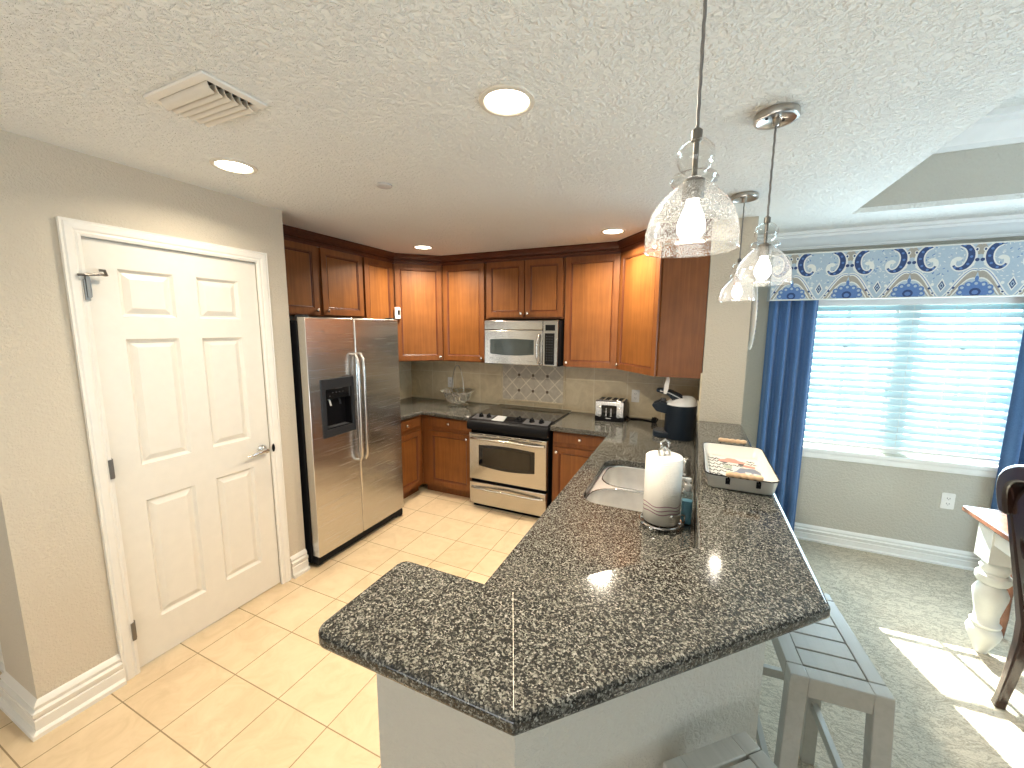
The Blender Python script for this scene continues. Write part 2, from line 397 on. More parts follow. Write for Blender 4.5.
def obj(name, mb, mats, parent=None, bevel=0.0, seg=2, smooth=True, world=True, ang=38, subsurf=0):
    me = bpy.data.meshes.new(name)
    vs = mb.v
    if parent is not None and world:
        inv = (Matrix.Translation(ROOT[parent.name][0]) @ Matrix.Rotation(ROOT[parent.name][1], 4, 'Z')).inverted()
        vs = [tuple(inv @ Vector(p)) for p in vs]
    me.from_pydata(vs, [], mb.f)
    for m in (mats if isinstance(mats, (list, tuple)) else [mats]): me.materials.append(MT[m] if isinstance(m, str) else m)
    bm = bmesh.new(); bm.from_mesh(me)
    for f, k in zip(bm.faces, mb.mi): f.material_index = k
    bmesh.ops.remove_doubles(bm, verts=bm.verts, dist=1e-5)
    bmesh.ops.recalc_face_normals(bm, faces=bm.faces); bm.to_mesh(me); bm.free()
    if smooth:
        me.polygons.foreach_set('use_smooth', [True]*len(me.polygons)); me.set_sharp_from_angle(angle=rad(ang))
    o = bpy.data.objects.new(name, me); COL.objects.link(o)
    if parent is not None:
        o.parent = parent
        ROOT[o.name] = ROOT[parent.name]
    if bevel:
        b = o.modifiers.new('bevel', 'BEVEL'); b.width = bevel; b.segments = seg; b.limit_method = 'ANGLE'; b.angle_limit = rad(40); b.harden_normals = False
    if subsurf:
        q = o.modifiers.new('smooth', 'SUBSURF'); q.levels = q.render_levels = subsurf
    return o
ROOT = {}
def thing(name, label, cat, loc=(0, 0, 0), rotz=0.0, group=None, kind=None):
    o = bpy.data.objects.new(name, None); COL.objects.link(o); o.location = loc; o.rotation_euler = (0, 0, rotz)
    o.empty_display_size = .1
    ROOT[o.name] = (Vector(loc), rotz)
    if kind: o['kind'] = kind
    if label: o['label'] = label
    if cat: o['category'] = cat
    if group: o['group'] = group
    return o
def tag(o, label, cat, group=None):
    o['label'] = label; o['category'] = cat
    if group: o['group'] = group
    return o
def struct(name, mb, mats, **kw):
    o = obj(name, mb, mats, **kw); o['kind'] = 'structure'; return o
def dup(root, loc, rotz, label, group=None):
    r = root.copy(); COL.objects.link(r); r.location = loc; r.rotation_euler = (0, 0, rotz); r['label'] = label
    if group: r['group'] = group
    for ch in list(root.children):
        c = ch.copy(); COL.objects.link(c); c.parent = r
        for g in list(ch.children):
            d = g.copy(); COL.objects.link(d); d.parent = c
    return r
def arc(cx, cy, r, a0, a1, n=6):
    return [(cx+r*cos(rad(a0+(a1-a0)*k/n)), cy+r*sin(rad(a0+(a1-a0)*k/n))) for k in range(n+1)]
def rrect(x0, x1, y0, y1, r, n=6):
    rr = r if isinstance(r, (list, tuple)) else [r]*4     # bl, br, tr, tl
    return (arc(x0+rr[0], y0+rr[0], rr[0], 180, 270, n)+arc(x1-rr[1], y0+rr[1], rr[1], 270, 360, n)
            + arc(x1-rr[2], y1-rr[2], rr[2], 0, 90, n)+arc(x0+rr[3], y1-rr[3], rr[3], 90, 180, n))
def roundpoly(P, R, n=5):
    out = []
    N = len(P)
    for i in range(N):
        p = Vector(P[i]); a = Vector(P[i-1]); b = Vector(P[(i+1) % N]); r = R[i]
        if r <= 0: out.append(tuple(p)); continue
        u = (a-p).normalized(); w = (b-p).normalized(); th = u.angle(w); t = r/tan(th/2)
        s0 = p+u*t; s1 = p+w*t; c = p+(u+w).normalized()*(r/sin(th/2))
        v0 = s0-c; v1 = s1-c
        for k in range(n+1):
            q = (v0*(1-k/n)+v1*(k/n)); out.append(tuple(c+q.normalized()*r))
    return out

# ------------------------------------------------------------------ the setting
H = 2.44; XW = -2.427; XK = -3.11; YB = 3.90; YW = 3.816; XP0, XP1, YP = 0.07, 0.335, 3.137
mb = MB(); mb.box(-4.6, -0.16, -3.0, 4.05, -.1, 0); struct('floor', mb, 'floor')
mb = MB(); mb.box(-0.16, 3.75, -3.0, 4.05, -.1, .004); struct('floor_carpet', mb, 'carpet')
# ceiling with the tray recess over the dining area
TX0, TX1, TY0, TY1, TZ = .86, 3.0, .2, 3.30, 2.90
mb = MB(); mb.prism_hole([(-4.6, -3.0), (3.75, -3.0), (3.75, 4.05), (-4.6, 4.05)], [[(TX0, TY0), (TX1, TY0), (TX1, TY1), (TX0, TY1)]], H, H+.03)
mb.box(TX0-.03, TX1+.03, TY0-.03, TY1+.03, TZ, TZ+.03)
struct('ceiling', mb, 'ceiling', smooth=False)
mb = MB(); mb.loft([[(TX0-.001, TY0-.001, z), (TX1+.001, TY0-.001, z), (TX1+.001, TY1+.001, z), (TX0-.001, TY1+.001, z)] for z in (H+.004, TZ)], False, False)
struct('ceiling_tray_side', mb, 'wall2', smooth=False)
CROWN = [(0, 0), (.012, 0), (.012, .02), (.022, .028), (.03, .045), (.05, .07), (.066, .078), (.07, .095), (.088, .1), (.088, .12), (0, .12)]
mb = MB(); mb.molding([(TX0, TY0), (TX1, TY0), (TX1, TY1), (TX0, TY1)], [(-o, TZ-.165+z*1.37) for o, z in CROWN], 1, True)
struct('trim_1', mb, 'trim2')
# pantry wall with the door opening
DY0, DY1, DZ = .8595, 1.6157, 2.0875
fx = lambda u, v, d: (XW+d, u, v)
mb = MB(); mb.prism([(.53, 0), (DY0-.012, 0), (DY0-.012, DZ+.012), (DY1+.012, DZ+.012), (DY1+.012, 0), (1.815, 0), (1.815, H), (.53, H)], XW-.12, XW, lambda a, b, c: (c, a, b))
mb.box(-2.765, XW-.12, .53, .65, 0, H); mb.box(XK, XW-.12, 1.70, 1.815, 0, H)
struct('wall_pantry', mb, 'wall', smooth=False)
mb = MB(); mb.box(-4.6, -2.765, .607, .72, 0, H); struct('wall_hall', mb, 'wall', smooth=False)
mb = MB(); mb.box(XK-.12, XK, 1.70, YB+.12, 0, H); struct('wall_left', mb, 'wall', smooth=False)
mb = MB(); mb.box(XK, XP0+.01, YB, YB+.12, 0, H); struct('wall_back', mb, 'wall', smooth=False)
mb = MB(); mb.box(XP0, XP1, YP, YB+.12, 0, H); struct('wall_column', mb, 'wall', smooth=False)
# window wall
WX0, WX1, WZ0, WZ1 = .76, 2.06, .775, 1.95
fy = lambda u, v, d: (u, YW-d, v)
mb = MB(); mb.frame(fy, XP1, 3.75, 0, H, WX0, WX1, WZ0, WZ1, 0, -.16); struct('wall_window', mb, 'wall2', smooth=False)
# far right wall with an opening added to let in side light, and the wall behind
fr = lambda u, v, d: (3.6-d, u, v)
mb = MB(); mb.frame(fr, -3.0, YW, 0, H, 1.7, 2.7, .8, 2.0, 0, -.12); struct('wall_right', mb, 'wall2', smooth=False)
mb = MB(); mb.box(-4.6, 3.75, -3.12, -3.0, 0, H); struct('wall_behind', mb, 'wall2', smooth=False)
mb = MB(); mb.box(-4.72, -4.6, -3.1, .72, 0, H); struct('wall_far_left', mb, 'wall', smooth=False)
# baseboards and crown
BASE = [(0, 0), (.030, 0), (.030, .016), (.018, .024), (.018, .062), (.013, .066), (.020, .080), (.020, .092), (.010, .098), (.013, .112), (.007, .124), (0, .132)]
BASE2 = [(o*1.25, z*1.14) for o, z in BASE]
mb = MB(); mb.molding([(-2.767, .655), (-2.767, .53), (XW, .53), (XW, .795)], BASE2, 1); struct('baseboard_pantry', mb, 'trim')
mb = MB(); mb.molding([(XW, 1.693), (XW, 1.815)], BASE2, 1); struct('baseboard_pantry_right', mb, 'trim')
mb = MB(); mb.molding([(-4.6, .607), (-2.80, .607)], BASE2, 1); struct('baseboard_hall', mb, 'trim')
mb = MB(); mb.molding([(XP1, YP+.02), (XP1, YW), (3.6, YW)], BASE, 1); struct('baseboard_window', mb, 'trim2')
mb = MB(); mb.molding([(XP1, YW), (3.6, YW)], [(o, H-.12+z) for o, z in CROWN], 1); struct('trim_2', mb, 'trim2')

# ------------------------------------------------------------------ pantry door
dr = thing('door_1', 'cream six-panel pantry door with white casing in the beige wall', 'door', (XW, DY0, 0), kind='structure')
us = [DY0, .970, 1.187, 1.292, 1.507, DY1]; vs = [.012, .222, .853, 1.035, 1.649, 1.752, 1.970, DZ]
mb = MB(); mb.panels(lambda u, v, d: (XW-.004+d, u, v), us, vs, {(1, 1), (3, 1), (1, 3), (3, 3), (1, 5), (3, 5)},
                     [(.010, -.013), (.016, -.015), (.042, -.004), (.044, -.004)], .035)
obj('door_leaf', mb, 'door', dr, smooth=False)
CAS = [(.0, .0), (.0, .014), (.012, .018), (.02, .016), (.028, .02), (.05, .022), (.056, .018), (.064, .02), (.064, 0)]
mb = MB()
cp = [(DY0-.002, 0), (DY0-.002, DZ+.004), (DY1+.002, DZ+.004), (DY1+.002, 0)]
loops = []
for i, (a, b) in enumerate(cp):
    sx, sz = [(-1, 0), (-1, 1), (1, 1), (1, 0)][i]
    loops.append([(XW+d, a+sx*o, b+sz*o) for o, d in CAS])
mb.loft(loops); obj('casing', mb, 'trim', dr, smooth=False)
mb = MB(); mb.box(XW-.12, XW-.041, DY0-.012, DY0-.001, 0, DZ+.012); mb.box(XW-.12, XW-.041, DY1+.001, DY1+.012, 0, DZ+.012); mb.box(XW-.12, XW-.041, DY0-.001, DY1+.001, DZ+.001, DZ+.012)
obj('jamb', mb, 'trim', dr, smooth=False)
for z in (.23, 1.055, 1.865):
    mb = MB(); mb.cyl((XW+.004, DY0-.002, z-.045), (XW+.004, DY0-.002, z+.045), .009, seg=10)
    mb.cyl((XW+.004, DY0-.002, z+.045), (XW+.004, DY0-.002, z+.051), .005, seg=8)
    mb.box(XW+.0005, XW+.0235, DY0-.016, DY0-.0015, z-.045, z+.045); obj('hinge', mb, 'darknickel', dr)
mb = MB()  # lever handle: rose, neck, curved lever towards the hinges
T = Matrix.Translation((XW-.004, 1.565, .945)) @ Matrix.Rotation(pi/2, 4, 'Y')
mb.T = T; mb.lathe([(.032, 0), (.032, .006), (.026, .012), (.014, .016), (.012, .05), (.014, .055), (.001, .06)], seg=20); mb.T = None
mb.tube([(XW+.045, 1.565, .945), (XW+.05, 1.54, .949), (XW+.051, 1.505, .948), (XW+.048, 1.475, .94), (XW+.043, 1.452, .938)], [.012, .0125, .010, .0075, .006], 10)
hd = obj('lever_handle', mb, 'chrome', dr)
mb = MB(); mb.lathe([(.001, -.004), (.017, -.003), (.02, 0), (.017, .003), (.001, .004)], (0, 0, 0), 16)
for i, p in enumerate(mb.v): mb.v[i] = (XW+.018+p[2], DY1+.012+p[1]*.5, .945+p[0]*1.35)
obj('strike_plate', mb, 'black', dr)
mb = MB()  # swing-bar latch at the top hinge side
mb.tube([(XW+.024, .828, 1.925), (XW+.035, .845, 1.927), (XW+.03, .868, 1.929), (XW+.03, .90, 1.935), (XW+.02, .918, 1.933)], .0055, 8)
mb.box(XW+.018, XW+.028, .850, .862, 1.83, 1.93)
mb.tube([(XW+.03, .895, 1.952), (XW+.035, .912, 1.952), (XW+.022, .922, 1.932)], .006, 8)
mb.tube([(XW+.02, .865, 1.92), (XW+.016, .868, 1.86), (XW+.012, .868, 1.835)], .0022, 6)
obj('swing_bar_lock', mb, 'darknickel', dr)

# ------------------------------------------------------------------ bar: half wall and raised granite top
K = .779  # outer 45 degree edge of the granite: y - x = K
s2 = sqrt(2); t8 = tan(pi/8)
def offs(d, xend, yend):  # polyline parallel to the outer granite edge at distance d inwards
    y = .541+d; k = K+d*s2; x = .335-d
    return [(xend, y), (y-k, y), (x, x+k), (x, yend)]
out = offs(.11, -.65, YP); inn = offs(.268, -.65, YP)
mb = MB(); mb.prism(out+inn[::-1], 0, 1.018); struct('wall_bar', mb, 'wall2', smooth=False)
mb = MB(); o2 = offs(.11, -.65, YP)
o1 = offs(-.004, -.720, YP); i1 = [(-.720, .842), (-.375, .842), (.048, 1.265), (.048, YP)]
bt = thing('bar_countertop', 'raised speckled granite bar top wrapping the beige half wall in three sections', 'countertop', (.0, 1.0, 1.018))
# three mitred slabs
W_ = [o1[0], o1[1], i1[1], i1[0]]; M_ = [o1[1], o1[2], i1[2], i1[1]]; Y_ = [o1[2], o1[3], i1[3], i1[2]]
def slab(poly, radii, name):
    mb = MB(); mb.prism(roundpoly(poly, radii, 6), 1.018, 1.058); o = obj(name, mb, 'granite', bt, bevel=.013, seg=3, ang=50); return o
g_ = .0006
full = [o1[0], o1[1], o1[2], o1[3], i1[3], i1[2], i1[1], i1[0]]
mb = MB(); mb.prism(roundpoly(full, [.035, .012, .012, 0, 0, 0, 0, .03], 6), 1.018, 1.058)
obj('granite_slab', mb, 'granite', bt, bevel=.016, seg=4, ang=50)
mb = MB()  # pale mitre seam
a, b = Vector(o1[1]), Vector(i1[1]); d_ = (b-a).normalized(); a2 = a+d_*.018; b2 = b-d_*.006; q = Vector((d_.y, -d_.x))*.0007
mb.prism([tuple(a2+q), tuple(b2+q), tuple(b2-q), tuple(a2-q)], 1.0575, 1.0584)
obj('mitre_seam', mb, 'splash_seam', bt)
mb = MB()  # granite riser between the sink counter and the bar
ri_ = offs(.270, -.60, YP); ro_ = offs(.282, -.60, YP)
mb.prism(ri_+ro_[::-1], .8755, 1.0175); obj('riser', mb, 'granite', bt, smooth=False)

# ------------------------------------------------------------------ sink counter and back counters
ZC = .875
SX0, SX1, SY0, SY1 = -.466, -.05, 1.838, 2.55
cut = rrect(SX0, SX1, SY0, SY1, [.10, .05, .05, .10], 8)
inr = offs(.283, -.58, YP)
poly = [(-.58, inr[0][1]), inr[1], inr[2], (inr[2][0], YP-.001), (XP0-.012, YP-.001), (XP0-.012, YB-.014), (-1.088, YB-.014), (-1.088, 3.205), (-.58, 3.205)]
ct = thing('countertop', 'lower speckled granite countertop holding the sink, toaster and coffee maker', 'countertop', (-.3, 2.0, .835))
mb = MB(); mb.prism_hole(poly, [cut], ZC-.04, ZC); obj('granite_slab', mb, 'granite', ct, bevel=.008, seg=2, ang=50)
cl = thing('countertop', 'speckled granite countertop in the corner between refrigerator and range', 'countertop', (-2.5, 3.4, .835))
mb = MB(); mb.prism([(XK+.012, 2.765), (-2.47, 2.765), (-2.47, 3.235), (-2.44, 3.235), (-1.894, 3.205), (-1.894, YB-.014), (XK+.012, YB-.014)], ZC-.04, ZC)
obj('granite_slab', mb, 'granite', cl, bevel=.010, seg=2, ang=50)
# sink
sk = thing('double_bowl_sink', 'undermount stainless steel double bowl sink in the granite counter', 'sink', (-.26, 2.2, .66))
YM = 2.165
bw1 = rrect(SX0+.006, SX1-.006, SY0+.006, YM-.014, [.11, .05, .05, .15], 8)
bw2 = rrect(SX0+.02, SX1-.006, YM+.014, SY1-.006, [.13, .05, .05, .11], 8)
mb = MB(); mb.prism_hole(rrect(SX0-.02, SX1+.02, SY0-.02, SY1+.02, .1, 8), [bw1, bw2], ZC-.048, ZC-.0415); obj('flange', mb, 'sinksteel', sk)
for bw in (bw1, bw2):
    cx = sum(p[0] for p in bw)/len(bw); cy = sum(p[1] for p in bw)/len(bw)
    sh = lambda k, z: [(cx+(x-cx)*k, cy+(y-cy)*k, z) for x, y in bw]
    mb = MB(); mb.loft([sh(1.0, ZC-.038), sh(.992, ZC-.043), sh(.985, ZC-.06), sh(.95, ZC-.19), sh(.90, ZC-.205), sh(.15, ZC-.212)], False, True)
    b_ = obj('bowl', mb, 'sinksteel', sk, ang=60)
    mb = MB(); mb.tube([(x, y, ZC-.0385) for x, y in bw], .0035, 6, closed=True); obj('rim', mb, 'chrome', b_)
    mb = MB(); mb.lathe([(.045, 0), (.045, .003), (.03, .003), (.025, -.0005), (.001, -.0005)], (cx, cy, ZC-.212), 20); obj('drain', mb, 'chrome', b_)
# faucet (low spout swung behind the paper towel)
fa = thing('kitchen_faucet', 'chrome faucet behind the paper towel roll at the sink', 'faucet', (-.0, 2.44, ZC))
mb = MB(); mb.lathe([(.036, 0), (.036, .008), (.028, .016), (.025, .06), (.027, .072), (.026, .085), (.016, .098), (.001, .102)], (-.0, 2.44, ZC), 24); obj('body', mb, 'chrome', fa)
mb = MB(); mb.tube([(-.0, 2.44, ZC+.07), (-.04, 2.425, ZC+.10), (-.09, 2.405, ZC+.115), (-.14, 2.39, ZC+.112), (-.155, 2.385, ZC+.09)], [.014, .013, .012, .012, .012], 12); obj('spout', mb, 'chrome', fa)
mb = MB(); mb.tube([(-.0, 2.44, ZC+.098), (.012, 2.40, ZC+.112), (.020, 2.37, ZC+.12)], [.010, .008, .009], 10); obj('lever', mb, 'chrome', fa)

# ------------------------------------------------------------------ cabinets
def cab_door(f, w, h, name, parent, knob=None, rail=.048, drawer=False):
    mb = MB()
    if drawer:
        mb.panels(f, [0, w], [0, h], {(0, 0)}, [(.006, 0), (.010, .002), (.012, .002)], .018, [0, 0, 0, 0])
        o = obj(name, mb, ['woodframe'], parent, smooth=False, world=False)
    else:
        mb.panels(f, [0, rail, w-rail, w], [0, rail, h-rail, h], {(1, 1)}, [(.003, -.004), (.007, -.004), (.013, -.009), (.016, -.010), (.018, -.008)], .019, [2, 0, 2, 2, 1, 1])
        o = obj(name, mb, ['woodframe', 'wood', 'groovewood'], parent, smooth=False, world=False)
    if knob:
        mb = MB(); mb.lathe([(.007, 0), (.006, .008), (.008, .012), (.0135, .016), (.015, .021), (.012, .027), (.001, .030)], seg=14)
        c = Vector(f(knob[0], knob[1], 0)); ax = (Vector(f(0, 0, 1))-Vector(f(0, 0, 0)))
        T = Matrix.Translation(c) @ ax.to_track_quat('Z', 'Y').to_matrix().to_4x4()
        mb.v = [tuple(T @ Vector(p)) for p in mb.v]
        obj('knob', mb, 'knob', o, world=False)
    return o
def cabinet(name, label, loc, rotz, w, d, h, doors, drawers=(), toe=0.0, body=None, cat='cabinet', group=None):
    c = thing(name, label, cat, loc, rotz, group)
    mb = MB()
    if body: mb.prism(body, 0, h)
    elif toe:
        mb.box(0, w, 0, d, toe, h); mb.box(.0, w, .065, d, 0, toe)
    else: mb.box(0, w, 0, d, 0, h)
    obj('body', mb, 'woodframe', c, world=body is not None and False, smooth=False)
    for (u0, u1, v0, v1, kn) in doors:
        f = lambda u, v, dd, u0=u0, v0=v0: (u0+u, -.0195-dd, v0+v)
        cab_door(f, u1-u0, v1-v0, 'door', c, kn)
    for (u0, u1, v0, v1) in drawers:
        f = lambda u, v, dd, u0=u0, v0=v0: (u0+u, -.0195-dd, v0+v)
        cab_door(f, u1-u0, v1-v0, 'drawer', c, ((u1-u0)/2, (v1-v0)/2), drawer=True)
    return c
UZ0, UZ1 = 1.36, 2.36; UH = UZ1-UZ0
YF = 3.605
XF = -2.80
cabinet('wall_cabinet', 'short two-door cherry wall cabinet above the refrigerator', (XF, 1.83, 1.80), pi/2, 1.015, XF-XK-.012, .56,
        [(.05, .53, .012, .545, (.445, .035)), (.565, 1.008, .012, .545, (.035, .035))])
cabinet('wall_cabinet', 'narrow cherry wall cabinet on the left wall beside the short cabinet over the refrigerator', (XF, 2.852, UZ0), pi/2, .405, XF-XK-.012, UH,
        [(.014, .39, .012, .985, None)])
# left corner cabinet with the angled door
A = Vector((XF, 3.262)); B = Vector((-2.432, YF)); L = (B-A).length; an = math.atan2(B.y-A.y, B.x-A.x)
rot2 = lambda p, o, a: ((p[0]-o.x)*cos(a)+(p[1]-o.y)*sin(a), -(p[0]-o.x)*sin(a)+(p[1]-o.y)*cos(a))
body = [rot2(p, A, an) for p in ((XF, 3.262), (-2.432, YF), (-2.432, YB-.012), (XK+.012, YB-.012), (XK+.012, 3.262))]
cabinet('corner_wall_cabinet', 'tall cherry corner cabinet with angled door right of the refrigerator', (A.x, A.y, UZ0), an, L, .3, UH,
        [(.02, L-.016, .012, .985, (L-.065, .035))], body=body)
cabinet('wall_cabinet', 'tall cherry wall cabinet between the angled corner cabinet and the microwave', (-2.428, YF, UZ0), 0, .505, YB-.012-YF, UH,
        [(.012, .495, .012, .985, (.455, .035))])
cabinet('wall_cabinet', 'short two-door cherry wall cabinet above the microwave', (-1.920, YF, 1.80), 0, .815, YB-.012-YF, .56,
        [(.02, .418, .018, .545, (.372, .035)), (.430, .80, .018, .545, (.030, .035))])
cabinet('wall_cabinet', 'tall cherry wall cabinet right of the microwave above the toaster', (-1.102, YF, UZ0), 0, .495, YB-.012-YF, UH,
        [(.008, .488, .0, .985, (.028, .04))])
A = Vector((-.604, YF)); B = Vector((-.232, 3.142)); L = (B-A).length; an = math.atan2(B.y-A.y, B.x-A.x)
body = [rot2(p, A, an) for p in ((-.604, YF), (-.232, 3.142), (XP0-.004, 3.142), (XP0-.004, YB-.012), (-.604, YB-.012))]
cabinet('corner_wall_cabinet', 'tall cherry corner cabinet with angled door and plain side panel above the coffee maker', (A.x, A.y, UZ0), an, L, .3, UH,
        [(.016, L-.012, .0, .985, (.03, .04))], body=body)
# crown molding over the wall cabinets
CP = [(XF, 1.832), (XF, 3.262), (-2.432, YF), (-.604, YF), (-.232, 3.142), (XP0-.004, 3.142)]
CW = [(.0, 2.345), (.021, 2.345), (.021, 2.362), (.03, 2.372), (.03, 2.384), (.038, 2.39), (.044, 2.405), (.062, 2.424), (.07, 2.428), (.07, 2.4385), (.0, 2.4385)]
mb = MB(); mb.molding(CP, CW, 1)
for i in range(len(CP)-1):   # rope bead
    a, b = Vector(CP[i]), Vector(CP[i+1]); d = (b-a).normalized(); nn = Vector((d.y, -d.x)); n = int((b-a).length/.014)
    for k in range(2, n-1):
        p = a+d*(k*.014)+nn*.034; e = d*.004
        z0 = 2.373; q = nn*.004
        P = [p-e, p+e]
        mb.add([(P[0].x-q.x, P[0].y-q.y, z0), (P[1].x-q.x, P[1].y-q.y, z0), (P[1].x+q.x, P[1].y+q.y, z0+.002), (P[0].x+q.x, P[0].y+q.y, z0+.002),
                (P[0].x-q.x, P[0].y-q.y, z0+.011), (P[1].x-q.x, P[1].y-q.y, z0+.011), (P[1].x+q.x, P[1].y+q.y, z0+.009), (P[0].x+q.x, P[0].y+q.y, z0+.009)],
               [(3, 2, 1, 0), (4, 5, 6, 7), (0, 1, 5, 4), (1, 2, 6, 5), (2, 3, 7, 6), (3, 0, 4, 7)])
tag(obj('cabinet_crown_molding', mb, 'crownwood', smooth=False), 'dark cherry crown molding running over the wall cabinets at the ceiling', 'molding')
# base cabinets
BH = ZC-.041
cabinet('base_cabinet', 'narrow cherry base cabinet with drawer against the refrigerator', (-2.50, 2.765, 0), pi/2, .515, -2.50-XK-.012, BH,
        [(.02, .462, .115, .68, None)], [(.02, .462, .722, .818)], toe=.09)
cabinet('base_cabinet', 'cherry base cabinet with drawer left of the range', (-2.498, 3.28, 0), 0, .602, YB-.014-3.28, BH,
        [(.095, .590, .115, .68, (.452, .525))], [(.095, .590, .722, .818)], toe=.09)
cabinet('base_cabinet', 'cherry base cabinet with drawer right of the range', (-1.082, 3.28, 0), 0, .50, YB-.014-3.28, BH,
        [(.014, .485, .115, .68, (.03, .525))], [(.014, .485, .722, .818)], toe=.09)
cabinet('base_cabinet', 'long cherry sink base cabinet under the lower granite counter', (-.545, 3.20, 0), -pi/2, 1.95, .60, BH-.002,
        [(.02+.48*k, .49+.48*k, .115, .68, (.03 if k % 2 else .43, .525)) for k in range(4)], [(.02+.48*k, .49+.48*k, .722, .818) for k in range(4)], toe=.09)
# the sink bowls hang inside the sink base: keep the base open there (its body is lowered)
for o in bpy.data.objects:
    if o.name.startswith('body') and o.parent and 'sink base' in o.parent.get('label', ''):
        for v in o.data.vertices:
            if v.co.z > .5: v.co.z = .64
        mb = MB(); mb.box(0, 1.95, 0, .018, .64, BH-.002); obj('face_frame', mb, 'woodframe', o.parent, world=False, smooth=False); break

# ------------------------------------------------------------------ backsplash
mb = MB(); mb.box(XK, XP0, YB-.012, YB, ZC+.0005, 1.45); struct('wall_back_tiles', mb, 'splash', smooth=False)
mb = MB(); mb.box(XK, XK+.011, 2.77, YB-.012, ZC+.0005, 1.40); struct('wall_left_tiles', mb, 'splashY', smooth=False)
mb = MB(); mb.box(XP0-.011, XP0, YP, YB-.012, ZC+.0005, 1.40); struct('wall_column_tiles', mb, 'splashY', smooth=False)
dp = thing('accent_tile_panel', 'framed diamond-pattern stone tile panel behind the range', 'tile panel', (-1.52, YB-.012, .93))
mb = MB(); mb.box(-1.862, -1.184, YB-.0185, YB-.0125, .952, 1.338); obj('diamond_tiles', mb, 'deco', dp, smooth=False)
mb = MB(); f = lambda u, v, d: (u, YB-.0125-d, v)
mb.frame(f, -1.884, -1.162, .930, 1.359, -1.862, -1.184, .952, 1.339, 0, .013); obj('frame_trim', mb, 'splash', dp, bevel=.004, smooth=False)

# ------------------------------------------------------------------ refrigerator
FX = -2.319; FY0, FYM, FY1 = 1.842, 2.256, 2.752
fg = thing('refrigerator', 'side-by-side stainless steel refrigerator with black sides and door dispenser', 'refrigerator', (-2.7, 2.3, 0))
mb = MB(); mb.box(XK+.03, FX-.075, FY0-.006, FY1+.003, .03, 1.755); obj('cabinet', mb, 'black', fg, bevel=.006)
f = lambda u, v, d: (FX+d, u, v)
DYa, DYb, DZa, DZb = 1.932, 2.224, .935, 1.352
mb = MB(); mb.frame(f, FY0, FYM-.003, .085, 1.778, DYa+.02, DYb-.02, DZa+.02, DZb-.02, 0, -.068); fd = obj('freezer_door', mb, 'steelF', fg, bevel=.008, seg=3)
mb = MB(); mb.box(FX-.068, FX, FYM+.003, FY1, .085, 1.778); rd = obj('refrigerator_door', mb, 'steelF', fg, bevel=.010, seg=3)
for dpar, y, sgn in ((fd, 2.232, -1), (rd, 2.285, 1)):
    mb = MB(); pts = [(FX-.002, y+sgn*.006, 1.512), (FX+.03, y, 1.512), (FX+.05, y, 1.475), (FX+.054, y, 1.40)]
    pts += [(FX+.055, y, 1.40-.1*k) for k in range(1, 6)]+[(FX+.054, y, .81), (FX+.05, y, .735), (FX+.03, y, .698), (FX-.002, y+sgn*.006, .698)]
    mb.tube(pts, .0125, 10); obj('handle', mb, 'steel', dpar)
mb = MB(); mb.frame(f, DYa, DYb, DZa, DZb, DYa+.035, DYb-.025, DZa+.055, DZb-.075, .009, -.005); ds = obj('dispenser', mb, 'darkgrey', fd, bevel=.004)
mb = MB(); mb.frame(f, DYa+.021, DYb-.021, DZa+.021, DZb-.021, DYa+.04, DYb-.03, DZa+.06, DZb-.08, -.006, -.06); mb.box(FX-.066, FX-.06, DYa+.021, DYb-.021, DZa+.021, DZb-.021)
obj('dispenser_recess', mb, 'black', fd, smooth=False)
mb = MB(); mb.box(FX+.002, FX+.007, DYa+.036, DYb-.026, DZb-.145, DZb-.03)
mb.cur = 1
for a_, b_, c_, d_ in ((.10, .16, .072, .077), (.06, .075, .05, .053), (.09, .105, .05, .053), (.12, .135, .05, .053), (.15, .19, .05, .053), (.07, .08, .10, .104), (.10, .11, .10, .104), (.13, .14, .10, .104), (.16, .17, .10, .104), (.045, .052, .12, .126)):
    mb.box(FX+.007, FX+.0076, DYa+a_+.02, DYa+b_+.02, DZb-d_, DZb-c_)
obj('dispenser_controls', mb, ['blackgloss', 'grey'], fd, smooth=False)
mb = MB(); mb.tube([(FX-.035, DYa+.085, 1.205), (FX-.02, DYa+.088, 1.19), (FX-.012, DYa+.09, 1.155)], .006, 8); obj('dispenser_lever', mb, 'white', fd)
mb = MB(); mb.tube([(FX-.035, DYa+.175, 1.205), (FX-.02, DYa+.175, 1.19), (FX-.012, DYa+.175, 1.155)], .006, 8); obj('dispenser_lever', mb, 'darkgrey', fd)
mb = MB(); mb.box(FX-.055, FX-.012, DYa+.06, DYb-.05, DZa+.061, DZa+.068); obj('drip_tray', mb, 'grey', fd, bevel=.002)
mb = MB(); mb.prism([(FY0, .03), (FY1-.06, .03), (FY1-.04, .012), (FY1, .012), (FY1, .078), (FY0, .078)], FX-.07, FX-.022, lambda a, b, c: (c, a, b)); obj('base_grille', mb, 'black', fg, smooth=False)
for y in (FY0+.04, FY1-.04):
    mb = MB(); mb.cyl((FX-.06, y-.015, .022), (FX-.06, y+.015, .022), .022, seg=14); obj('roller', mb, 'black', fg)
for y in (FY0+.03, FY1-.03):
    mb = MB(); mb.box(FX-.10, FX-.02, y-.025, y+.025, 1.756, 1.792); obj('hinge_cover', mb, 'darkgrey', fg, bevel=.008)
for y in (FY0+.05, FY1-.05):
    mb = MB(); mb.cyl((XK+.08, y, 0), (XK+.08, y, .032), .02); obj('foot', mb, 'black', fg)

